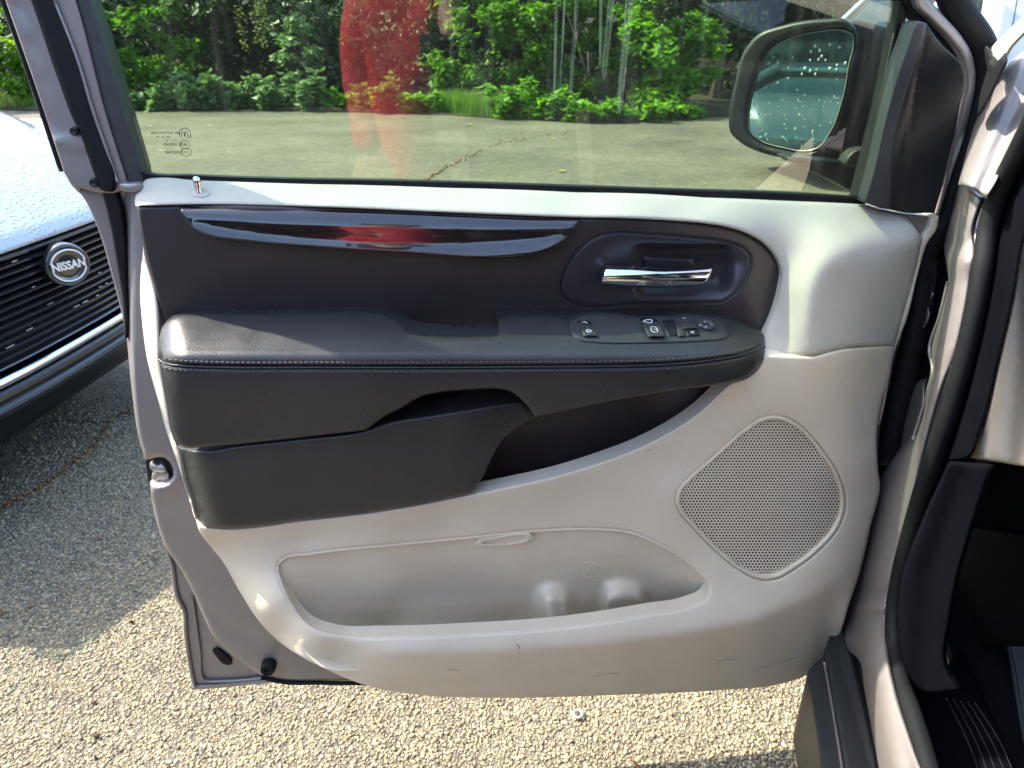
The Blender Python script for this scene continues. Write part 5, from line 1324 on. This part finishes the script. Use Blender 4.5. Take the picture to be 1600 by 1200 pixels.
# ================================================================== simple whole cars
def place(root, m):
    pass
def wheel(parent, x, y, r, w, mtx, zc=None):
    zc = r if zc is None else zc
    prof = [(r * 0.62, -w / 2), (r * 0.93, -w / 2), (r, -w * 0.36), (r, w * 0.36), (r * 0.93, w / 2), (r * 0.62, w / 2)]
    def lathe(prof, n, mat_, name, par, close=True):
        v = []; f = []; k = len(prof)
        for i in range(n):
            a = 2 * math.pi * i / n
            for (pr, ph) in prof: v.append(mtx @ Vector((x + pr * math.cos(a), y + ph, zc + pr * math.sin(a))))
        for i in range(n):
            for j in range(k - (0 if close else 1)):
                f.append((i * k + j, ((i + 1) % n) * k + j, ((i + 1) % n) * k + (j + 1) % k, i * k + (j + 1) % k))
        return mesh_obj(name, v, f, mat_, par)
    wh = lathe(prof, 28, M['rubber'], 'wheel', parent)
    lathe([(0.001, w * 0.30), (r * 0.2, w * 0.34), (r * 0.55, w * 0.26), (r * 0.63, w * 0.44), (r * 0.63, -w * 0.3), (r * 0.001, -w * 0.2)], 28, M['steel'], 'rim', wh, False)
    return wh
def car(root, mtx, L, W, stations, green, paint, roof_z, seats=True, wz=None, glass='car_glass'):
    """stations: (x, half width, z low, z deck) from nose to tail; green: greenhouse (x front base, x front top, x rear top, x rear base, z base)"""
    rows = []
    for (x, hw, z0, z1) in stations:
        prof = [(-hw * 0.92, z0), (-hw, z0 + 0.16), (-hw * 1.0, (z0 + z1) / 2), (-hw * 0.97, z1 - 0.09), (-hw * 0.88, z1 - 0.015), (-hw * 0.5, z1 + 0.02), (0, z1 + 0.03)]
        prof = prof + [(-a, b) for a, b in prof[-2::-1]]
        rows.append([mtx @ Vector((x, a, b)) for a, b in prof])
    k = len(rows[0]); v = [p for r_ in rows for p in r_]; f = []
    for i in range(len(rows) - 1):
        for j in range(k - 1): f.append((i * k + j, i * k + j + 1, (i + 1) * k + j + 1, (i + 1) * k + j))
    f.append(tuple(range(k))); f.append(tuple((len(rows) - 1) * k + j for j in range(k))[::-1])
    body = mesh_obj('body', v, f, paint, root)
    md = body.modifiers.new('round', 'SUBSURF'); md.levels = 2; md.render_levels = 2
    xf, xft, xrt, xr, zb = green; hb = W / 2 * 0.90; ht = W / 2 * 0.70
    def q(x, y, z): return mtx @ Vector((x, y, z))
    def quad(name, a, b, c, d, m_, n=6, bulge=0.0):
        v = []; f = []
        a, b, c, d = map(Vector, (a, b, c, d))
        for i in range(n + 1):
            for j in range(n + 1):
                s, t = i / n, j / n
                p = (a * (1 - s) + b * s) * (1 - t) + (d * (1 - s) + c * s) * t
                p.z += bulge * math.sin(math.pi * s) ; v.append(mtx @ p)
        for i in range(n):
            for j in range(n): f.append((i * (n + 1) + j, (i + 1) * (n + 1) + j, (i + 1) * (n + 1) + j + 1, i * (n + 1) + j + 1))
        o = mesh_obj(name, v, f, m_, root); md = o.modifiers.new('thickness', 'SOLIDIFY'); md.thickness = 0.012; md.offset = 0
        return o
    quad('windscreen', (xf, -hb, zb), (xf, hb, zb), (xft, ht, roof_z - .03), (xft, -ht, roof_z - .03), M[glass])
    quad('rear_window', (xr, -hb, zb), (xr, hb, zb), (xrt, ht, roof_z - .03), (xrt, -ht, roof_z - .03), M[glass])
    for s in (-1, 1):
        xm = (xf + xr) / 2
        quad('side_window', (xf - 0.06, s * hb, zb), (xm + 0.05, s * hb, zb), (xm + 0.05, s * ht, roof_z - .05), (xft - 0.02, s * ht, roof_z - .05), M[glass])
        quad('side_window', (xm - 0.05, s * hb, zb), (xr + 0.1, s * hb, zb), (xrt + 0.05, s * ht, roof_z - .05), (xm - 0.05, s * ht, roof_z - .05), M[glass])
    quad('roof', (xft, -ht * 1.02, roof_z - .04), (xft, ht * 1.02, roof_z - .04), (xrt, ht * 1.02, roof_z - .04), (xrt, -ht * 1.02, roof_z - .04), paint, 8, 0.06)
    for s in (-1, 1):
        for (x0, x1) in ((xf, xft), ((xf + xr) / 2, (xf + xr) / 2), (xr, xrt)):
            sweep([q(x0, s * hb, zb - .02), q((x0 + x1) / 2, s * (hb + ht) / 2 * 1.01, (zb + roof_z) / 2), q(x1, s * ht, roof_z - .02)], ring(0.035, 8, 0.03), 'pillar', paint, root)
    quad('cabin_floor', (xf - .02, -hb * .97, zb + .012), (xf - .02, hb * .97, zb + .012), (xr + .02, hb * .97, zb + .012), (xr + .02, -hb * .97, zb + .012), M['matte_black'], 4, 0.0)
    if seats:
        for s in (-1, 1):
            for xs_ in ((xf + xft) / 2 - 0.75, (xf + xft) / 2 - 1.6):
                bm = bmesh.new(); box_bm(bm, (0.16, 0.46, 0.62), (0, 0, 0.3), None, 0.05, 3); box_bm(bm, (0.12, 0.26, 0.2), (-0.05, 0, 0.72), None, 0.04, 3); box_bm(bm, (0.5, 0.48, 0.16), (0.25, 0, 0.02), None, 0.05, 3)
                bmesh.ops.transform(bm, matrix=mtx @ Matrix.Translation((xs_, s * W * 0.2, zb - 0.42)), verts=bm.verts[:])
                bm_obj('seat', bm, M['black'], root)
    for x in (stations[0][0] - 0.85, stations[-1][0] + 0.85):
        for s in (-1, 1): wheel(root, x, s * (W / 2 - 0.10), 0.325 if wz is None else 0.36, 0.21, mtx, wz)
    return body
SEDAN = lambda L, hw, zd: [(L / 2, hw * .60, 0.30, zd - .26), (L / 2 - .12, hw * .86, 0.20, zd - .20), (L / 2 - .5, hw, 0.18, zd - .12), (L / 2 - 1.2, hw, 0.18, zd), (0, hw, 0.18, zd + .02), (-L / 2 + .9, hw, 0.2, zd + .06), (-L / 2 + .15, hw * .9, 0.26, zd + .05), (-L / 2, hw * .7, 0.34, zd - .05)]

# ---- white car nose beside the van (left of the picture)
U2 = np.array([0.115, 0.993]); F2 = np.array([0.993, -0.115])
O3 = CAM + rays(87.0, 413.0) * 2.50; O = O3[:2]
CM = Matrix(((F2[0], U2[0], 0, O[0]), (F2[1], U2[1], 0, O[1]), (0, 0, 1, 0), (0, 0, 0, 1)))      # x = ahead, y = towards +u, z up
P_fas = P_plane((O[0], O[1], 0), (F2[0], F2[1], 0))
def zat(px, py): return float(P_fas(float(px), float(py), 0.0)[2])
ZB = O3[2]; ZG = zat(87, 360); ZS = zat(87, 551); ZL = zat(87, 606)
wc = empty('parked_car', (O[0], O[1], 0)); tag(wc, 'white car with black slatted grille and wet bonnet parked nose-on beside the open door', 'car')
def plan(s): return -0.16 * np.abs(s / 0.9) ** 2.6           # nose curves back towards the corners
def car_pt(s, f, z): return CM @ Vector((f + float(plan(np.array(s))), s, z))
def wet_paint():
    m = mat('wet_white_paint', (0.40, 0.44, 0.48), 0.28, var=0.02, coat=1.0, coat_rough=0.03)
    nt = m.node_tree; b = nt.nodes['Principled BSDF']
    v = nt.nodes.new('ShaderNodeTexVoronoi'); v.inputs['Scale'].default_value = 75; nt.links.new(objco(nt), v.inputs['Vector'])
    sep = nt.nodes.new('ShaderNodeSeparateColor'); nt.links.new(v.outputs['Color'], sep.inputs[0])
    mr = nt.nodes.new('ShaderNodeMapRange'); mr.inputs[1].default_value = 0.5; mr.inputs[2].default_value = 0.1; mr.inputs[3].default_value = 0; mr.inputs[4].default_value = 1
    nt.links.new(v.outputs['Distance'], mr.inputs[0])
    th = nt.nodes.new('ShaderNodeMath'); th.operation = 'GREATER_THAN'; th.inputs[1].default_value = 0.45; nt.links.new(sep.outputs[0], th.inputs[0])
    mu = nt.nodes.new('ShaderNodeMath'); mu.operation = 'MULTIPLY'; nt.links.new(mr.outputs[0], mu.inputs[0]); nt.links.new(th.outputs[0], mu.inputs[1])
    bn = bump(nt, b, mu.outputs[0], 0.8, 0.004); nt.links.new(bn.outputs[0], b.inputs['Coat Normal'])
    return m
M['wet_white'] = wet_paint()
ss = np.linspace(-0.84, 0.92, 33)
prof = [(f_, ZG - 0.764 + z_) for f_, z_ in ((-0.022, 0.744), (-0.004, 0.752), (-0.008, 0.764), (-0.05, 0.800), (-0.12, 0.862), (-0.25, 0.965), (-0.42, 1.075), (-0.6, 1.14), (-0.8, 1.175), (-1.05, 1.195), (-1.3, 1.20))]
def hood_z(s, z): return z - 0.11 * abs(s / 0.92) ** 3.5 + 0.02 * math.exp(-((abs(s) - 0.5) / 0.1) ** 2)
loft('hood', [[car_pt(s, f, hood_z(s, z)) for s in ss] for (f, z) in prof], M['wet_white'], wc, 0.006)
# shut line of the bonnet
sweep([car_pt(s, -0.055, hood_z(s, ZG + 0.0415)) for s in np.linspace(-0.86, 0.86, 30)], ring(0.0022, 6), 'shut_line', M['black'], wc)
for s in (-0.92, 1):
    loft('front_wing', [[CM @ Vector((f + (0 if f < -0.5 else float(plan(np.array(0.9))) * (1 - (-f / 0.5)) * 0.9), s * w_, z)) for (w_, z) in ((0.905, 0.20), (0.93, 0.45), (0.925, 0.7), (0.90, 0.80 + min(0.4, -f) * 0.8))] for f in (-0.02, -0.3, -0.5, -0.9, -1.3)], M['white_paint'], wc, 0.008)
# grille: dark backing and single glossy bars
loft('grille_backing', [[car_pt(s, -0.045, z) for s in np.linspace(-0.78, 0.78, 21)] for z in (ZS - 0.02, ZB, ZG - 0.012)], M['gloss_black'], wc, 0.01)
r = np.random.default_rng(3)
zs = np.linspace(ZS + 0.035, ZG - 0.03, 14)
for i, z in enumerate(zs):
    pts = [car_pt(s, -0.012, z) for s in np.linspace(-0.70, 0.70, 18)]
    sweep(pts, [(-0.018, -0.003), (-0.004, -0.0075), (0.012, -0.006), (0.014, 0.0), (0.006, 0.005), (-0.018, 0.007)], 'grille_bar', M['gloss_black'], wc, smooth=False)
chip = bmesh.new()
for i in range(26):
    s = r.uniform(-0.6, 0.5); z = zs[r.integers(0, 14)] + 0.006; c0 = car_pt(s, 0.001, z)
    box_bm(chip, (0.005, r.uniform(0.012, 0.04), 0.0028), c0, CM.to_3x3(), 0.0015, 1)
tag(bm_obj('bar_ends', chip, M['steel'], wc, False), 'short bright ends on the grille bars', kind='stuff')
sweep([car_pt(s, 0.012, ZS) for s in np.linspace(-0.85, 0.85, 24)], [(-0.02, -0.013), (0.008, -0.013), (0.012, 0.0), (0.006, 0.012), (-0.02, 0.013)], 'bumper_strip', M['chrome'], wc)
loft('lower_bumper', [[car_pt(s, f, z) for s in np.linspace(-0.92, 0.92, 25)] for (f, z) in ((-0.01, ZS - .02), (0.018, ZS - .035), (0.018, ZS - .065), (-0.03, ZS - .08), (-0.035, ZL + .055), (0.02, ZL + .042), (0.026, ZL + .02), (0.0, ZL), (-0.12, ZL - .03), (-0.3, 0.15))], M['gloss_black'], wc, 0.006)
sweep([car_pt(s, 0.022, ZS - .037) for s in np.linspace(-0.85, 0.85, 24)], ring(0.004, 8), 'bumper_edge', M['black_grey'], wc)
sweep([car_pt(s, 0.028, ZL + .03) for s in np.linspace(-0.85, 0.85, 24)], ring(0.005, 8), 'bumper_edge', M['black_grey'], wc)
for s in (-1, 1):
    loft('headlight', [[car_pt(s * (0.70 + 0.2 * t), 0.0 - 0.02 * u_, ZG - 0.15 + 0.13 * u_) for t in np.linspace(0, 1, 6)] for u_ in np.linspace(0, 1, 5)], M['car_glass'], wc, 0.01)
bm = bmesh.new(); box_bm(bm, (2.6, 1.66, 0.54), (0, 0, 0), None, 0.05, 1); bmesh.ops.transform(bm, matrix=CM @ Matrix.Translation((-1.5, 0, 0.40)), verts=bm.verts[:]); bm_obj('underbody', bm, M['black'], wc)
# badge
bc = car_pt(0.0, 0.040, ZB)
badge = empty('badge', bc); badge.parent = wc; badge.matrix_parent_inverse = world_matrix(wc).inverted()
bu = Vector((U2[0], U2[1], 0)); bf = Vector((F2[0], F2[1], 0)) * 0.86 + Vector((-U2[0], -U2[1], 0)) * 0.50; bf.normalize(); bu = Vector((0, 0, 1)).cross(bf).normalized()
def bpt(a, b_, h): return Vector(bc) + bu * a + Vector((0, 0, 1)) * b_ + bf * h
n = 40; v = []; f = []
bprof = [(q1 * 0.8, q2) for q1, q2 in ((0.092, -0.05), (0.090, 0.006), (0.084, 0.014), (0.078, 0.014), (0.075, 0.010), (0.04, 0.012), (0.0001, 0.013))]
for (pr, ph) in bprof:
    for i in range(n): v.append(bpt(1.02 * pr * math.cos(2 * math.pi * i / n), pr * math.sin(2 * math.pi * i / n), ph))
for q_ in range(len(bprof) - 1):
    for i in range(n): f.append((q_ * n + i, q_ * n + (i + 1) % n, (q_ + 1) * n + (i + 1) % n, (q_ + 1) * n + i))
mesh_obj('disc', v, f, mat('badge_black', (0.02, 0.022, 0.024), 0.12, var=0.05, coat=1.0), badge)
for (a0, a1) in ((14, 166), (194, 346)):
    a = np.radians(np.linspace(a0, a1, 30))
    sweep([bpt(0.056 * math.cos(t), 0.053 * math.sin(t), 0.016) for t in a], ring(0.0042, 8, 0.003), 'badge_arc', M['silver'], badge)
text_obj('badge_letters', 'NISSAN', 0.038, frame_mat(bpt(0, 0.0, 0.016), bu, (0, 0, 1)), M['silver'], badge, 0.002, 'CENTER', 0.0012, sx=0.86)
car(wc, CM @ Matrix.Translation((-2.3, 0, 0)), 4.6, 1.84, [(0.95, 0.90, 0.2, 1.12), (0.4, 0.92, 0.18, 1.14), (-0.6, 0.92, 0.18, 1.14), (-1.5, 0.92, 0.2, 1.14), (-2.2, 0.84, 0.26, 1.1), (-2.3, 0.66, 0.34, 1.0)], (0.98, 0.25, -1.1, -1.75, 1.15), M['white_paint'], 1.68, wz=0.36)

# ---- white car behind the camera, seen in the wing mirror
mc = empty('parked_car', (-3.35, -1.55, 0), math.radians(0))
tag(mc, 'white car with pale wet roof and dark seats reflected in the wing mirror', 'car')
car(mc, Matrix.Translation((-3.35, -1.55, 0)) @ Matrix.Rotation(math.radians(126), 4, 'Z'), 4.5, 1.8, SEDAN(4.5, 0.9, 0.92), (0.95, 0.2, -1.1, -1.75, 0.95), M['wet_white'], 1.45, glass='dark_glass')
# dark blue ribbed container behind it
sc_ = empty('metal_shed', (-8.2, -4.6, 0), math.radians(54)); tag(sc_, 'dark blue ribbed metal shed reflected at the top of the wing mirror', 'shed')
M['navy'] = mat('navy_sheet_metal', (0.006, 0.030, 0.052), 0.7, var=0.12)
m3 = Matrix.Translation((-8.2, -4.6, 0)) @ Matrix.Rotation(math.radians(54), 4, 'Z')
v = []; f = []; xs_ = np.arange(-6, 6.001, 0.075)
for i, x in enumerate(xs_):
    yy = -0.03 if (i // 2) % 2 else 0.03
    v += [m3 @ Vector((x, yy - 1.0, 0.12)), m3 @ Vector((x, yy - 1.0, 4.6))]
for i in range(len(xs_) - 1): f.append((2 * i, 2 * i + 2, 2 * i + 3, 2 * i + 1))
mesh_obj('ribbed_side', v, f, M['navy'], sc_, False)
bm = bmesh.new(); box_bm(bm, (12.1, 2.2, 4.42), (0, 0.16, 2.34), None, 0.02, 1); bmesh.ops.transform(bm, matrix=m3, verts=bm.verts[:]); bm_obj('shed_box', bm, M['navy'], sc_, False)

# ---- pale blue van beyond the front pillar (top right)
pv = empty('parked_van', (5.5, 9.0, 0)); tag(pv, 'pale blue van parked beyond the front pillar, with a thin door gap', 'van')
VM = Matrix.Translation((5.5, 9.0, 0)) @ Matrix.Rotation(math.radians(187), 4, 'Z')
car(pv, VM, 5.2, 1.95, [(2.6, 0.7, 0.35, 0.95), (2.45, 0.93, 0.25, 1.02), (1.9, 0.98, 0.22, 1.12), (1.2, 0.98, 0.22, 1.2), (0, 0.98, 0.22, 1.22), (-2.0, 0.98, 0.25, 1.22), (-2.6, 0.9, 0.35, 1.2)], (1.95, 1.15, -2.45, -2.6, 1.2), M['pale_paint'], 2.1, seats=False)
vp = []
def vs(x, z): return VM @ Vector((x, 0.985 - max(0, z - 1.15) * 0.11, z))
loft('side_panel', [[vs(x, z) + VM.to_3x3() @ Vector((0, 0.012, 0)) for z in (0.5, 0.9, 1.15, 1.35, 1.6, 1.85, 2.0)] for x in (1.1, 0.2, -0.4, -1.4, -2.5)], M['pale_paint'], pv, 0.01)
sweep([vs(0.76, z) + VM.to_3x3() @ Vector((0, 0.020, 0)) for z in np.linspace(0.5, 2.0, 12)], ring(0.005, 6), 'door_gap', M['black'], pv)
# ================================================================== the person taking the picture (seen only as a reflection)
per = empty('person', (-0.075, -0.45, 0)); tag(per, 'person in a loose red top standing outside the van and reflected in its door window', 'person')
def skin_mesh(name, joints, bones, material, parent, sub=2, root=0):
    me = bpy.data.meshes.new(name)
    joints = [(j[0], j[1], j[2] * 1.045 if j[2] > 0.2 else j[2], *j[3:]) for j in joints]
    me.from_pydata([j[:3] for j in joints], bones, []); me.materials.append(material)
    o = link(bpy.data.objects.new(name, me), parent)
    o.modifiers.new('skin', 'SKIN')
    if not me.skin_vertices: me.attributes  # the modifier adds its layer
    bm = bmesh.new(); bm.from_mesh(me); lay = bm.verts.layers.skin.verify(); bm.verts.ensure_lookup_table()
    for i, j in enumerate(joints):
        s = bm.verts[i][lay]; s.radius = (j[3], j[4] if len(j) > 4 else j[3]); s.use_root = (i == root)
    bm.to_mesh(me); bm.free()
    md = o.modifiers.new('smooth', 'SUBSURF'); md.levels = sub; md.render_levels = sub
    o.modifiers['skin'].use_smooth_shade = True
    return o
M['skin'] = mat('skin', (0.50, 0.31, 0.22), 0.5, var=0.06)
M['red'] = mat('red_cloth', (0.85, 0.07, 0.095), 0.75, var=0.12, vscale=5)
M['denim'] = mat('dark_trousers', (0.03, 0.035, 0.05), 0.85, var=0.2)
M['hair'] = mat('dark_hair', (0.02, 0.015, 0.012), 0.6, var=0.3, vscale=60)
PX, PY = -0.075, -0.45
J = [(PX, PY, 1.02, .095, .08), (PX, PY, 1.22, .09, .07), (PX, PY, 1.42, .11, .08), (PX, PY, 1.53, .085, .065), (PX, PY + .01, 1.61, .055), (PX + .01, PY + .03, 1.70, .085, .095), (PX + .01, PY + .02, 1.78, .09, .105), (PX + .01, PY + .02, 1.845, .06, .07),
     (PX - .11, PY, 1.50, .045), (PX - .115, PY - .01, 1.24, .038), (PX - .10, PY + .05, 1.00, .030), (PX - .10, PY + .06, .93, .028, .034),
     (PX + .15, PY, 1.50, .045), (PX + .19, PY + .10, 1.37, .042), (PX + .18, PY + .25, 1.41, .034), (PX + .17, PY + .345, 1.42, .030, .036),
     (PX - .10, PY, .96, .10), (PX - .11, PY + .02, .52, .068), (PX - .11, PY - .02, .10, .045), (PX - .12, PY + .14, .04, .04),
     (PX + .10, PY, .96, .10), (PX + .11, PY + .02, .52, .068), (PX + .11, PY - .02, .10, .045), (PX + .12, PY + .14, .04, .04)]
B = [(0, 1), (1, 2), (2, 3), (3, 4), (4, 5), (5, 6), (6, 7), (3, 8), (8, 9), (9, 10), (10, 11), (3, 12), (12, 13), (13, 14), (14, 15), (0, 16), (16, 17), (17, 18), (18, 19), (0, 20), (20, 21), (21, 22), (22, 23)]
def add_hand(h, wrist, d, side):
    d = np.array(d, float); d /= np.linalg.norm(d); side = np.array(side, float)
    for k, (o, L) in enumerate(((-.030, .062), (-.010, .074), (.010, .070), (.028, .054))):
        b = np.array(J[h][:3]) + side * o + d * 0.02
        i0 = len(J); J.append((*(b + d * .02), .010)); J.append((*(b + d * (.02 + L * .5) + np.array([0, 0, .012])), .009)); J.append((*(b + d * (.02 + L) + np.array([0, 0, .004])), .008))
        B.extend([(h, i0), (i0, i0 + 1), (i0 + 1, i0 + 2)])
    i0 = len(J); b = np.array(J[h][:3]); J.append((*(b - side * .038 + d * .02), .011)); J.append((*(b - side * .048 + d * .05), .009)); B.extend([(h, i0), (i0, i0 + 1)])
add_hand(11, 10, (0, .2, -1), (0, 1, .2)); add_hand(15, 14, (-.3, .8, .2), (0, 0, 1))
skin_mesh('body', J, B, M['skin'], per, 2)
# loose red top with long sleeves and folds
SJ = [(PX + .02, PY, 0.74, .105, .13), (PX + .02, PY, 1.0, .105, .12), (PX + .015, PY, 1.22, .115, .12), (PX, PY, 1.42, .150, .13), (PX, PY, 1.535, .12, .10),
      (PX - .11, PY, 1.50, .08), (PX - .115, PY - .01, 1.24, .060), (PX - .10, PY + .04, 1.03, .052), (PX + .12, PY, 1.50, .08), (PX + .155, PY + .03, 1.43, .062)]
SB = [(0, 1), (1, 2), (2, 3), (3, 4), (3, 5), (5, 6), (6, 7), (3, 8), (8, 9)]
st = skin_mesh('red_top', SJ, SB, M['red'], per, 4)
tx = bpy.data.textures.new('folds', 'CLOUDS'); tx.noise_scale = 0.16
dm = st.modifiers.new('folds', 'DISPLACE'); dm.texture = tx; dm.strength = 0.025; dm.texture_coords = 'LOCAL'
TJ = [(PX, PY, 1.02, .145, .105), (PX, PY, .93, .145, .11), (PX - .10, PY, .82, .11), (PX - .11, PY + .02, .48, .09), (PX - .11, PY - .02, .09, .075), (PX + .10, PY, .82, .11), (PX + .11, PY + .02, .48, .09), (PX + .11, PY - .02, .09, .075)]
skin_mesh('trousers', TJ, [(0, 1), (1, 2), (2, 3), (3, 4), (1, 5), (5, 6), (6, 7)], M['denim'], per, 2)
skin_mesh('hair', [(PX + .01, PY + .0, 1.80, .098, .112), (PX + .01, PY + .0, 1.855, .075, .085), (PX + .01, PY + .0, 1.885, .03, .035), (PX + .01, PY - .045, 1.72, .08, .06), (PX + .01, PY - .05, 1.68, .05, .035)], [(0, 1), (1, 2), (0, 3), (3, 4)], M['hair'], per, 2)
bm = bmesh.new()
for s in (-1, 1):
    rs = bmesh.ops.create_icosphere(bm, subdivisions=2, radius=0.011); bmesh.ops.translate(bm, vec=(PX + .01 + s * .032, PY + .115, 1.813), verts=rs['verts'])
bm_obj('eyes', bm, M['white_print'], per)
skin_mesh('nose', [(PX + .01, PY + .11, 1.74, .010), (PX + .01, PY + .132, 1.705, .014)], [(0, 1)], M['skin'], per, 1)
for s in (-1, 1):
    bm = bmesh.new(); rs = bmesh.ops.create_icosphere(bm, subdivisions=2, radius=0.03); bmesh.ops.scale(bm, vec=(.35, .6, 1), verts=rs['verts']); bmesh.ops.translate(bm, vec=(PX + .01 + s * .095, PY + .02, 1.803), verts=rs['verts'])
    bm_obj('ear', bm, M['skin'], per)
# shoes
for s in (-1, 1):
    bm = bmesh.new(); box_bm(bm, (.09, .27, .08), (PX + s * .115, PY + .06, .045), None, .03, 3); bm_obj('shoe', bm, M['black'], per)
ph = empty('phone', (0.0, -0.03, 1.43)); tag(ph, 'dark phone held up at the camera position', 'phone')
bm = bmesh.new(); box_bm(bm, (0.147, 0.008, 0.071), (0.045, -0.028, 1.41), None, 0.003, 2); bm_obj('phone_body', bm, M['gloss_black'], ph)
bm = bmesh.new(); box_bm(bm, (0.034, 0.004, 0.036), (-0.002, -0.0225, 1.425), None, 0.0015, 2); bm_obj('camera_bump', bm, M['black'], ph)
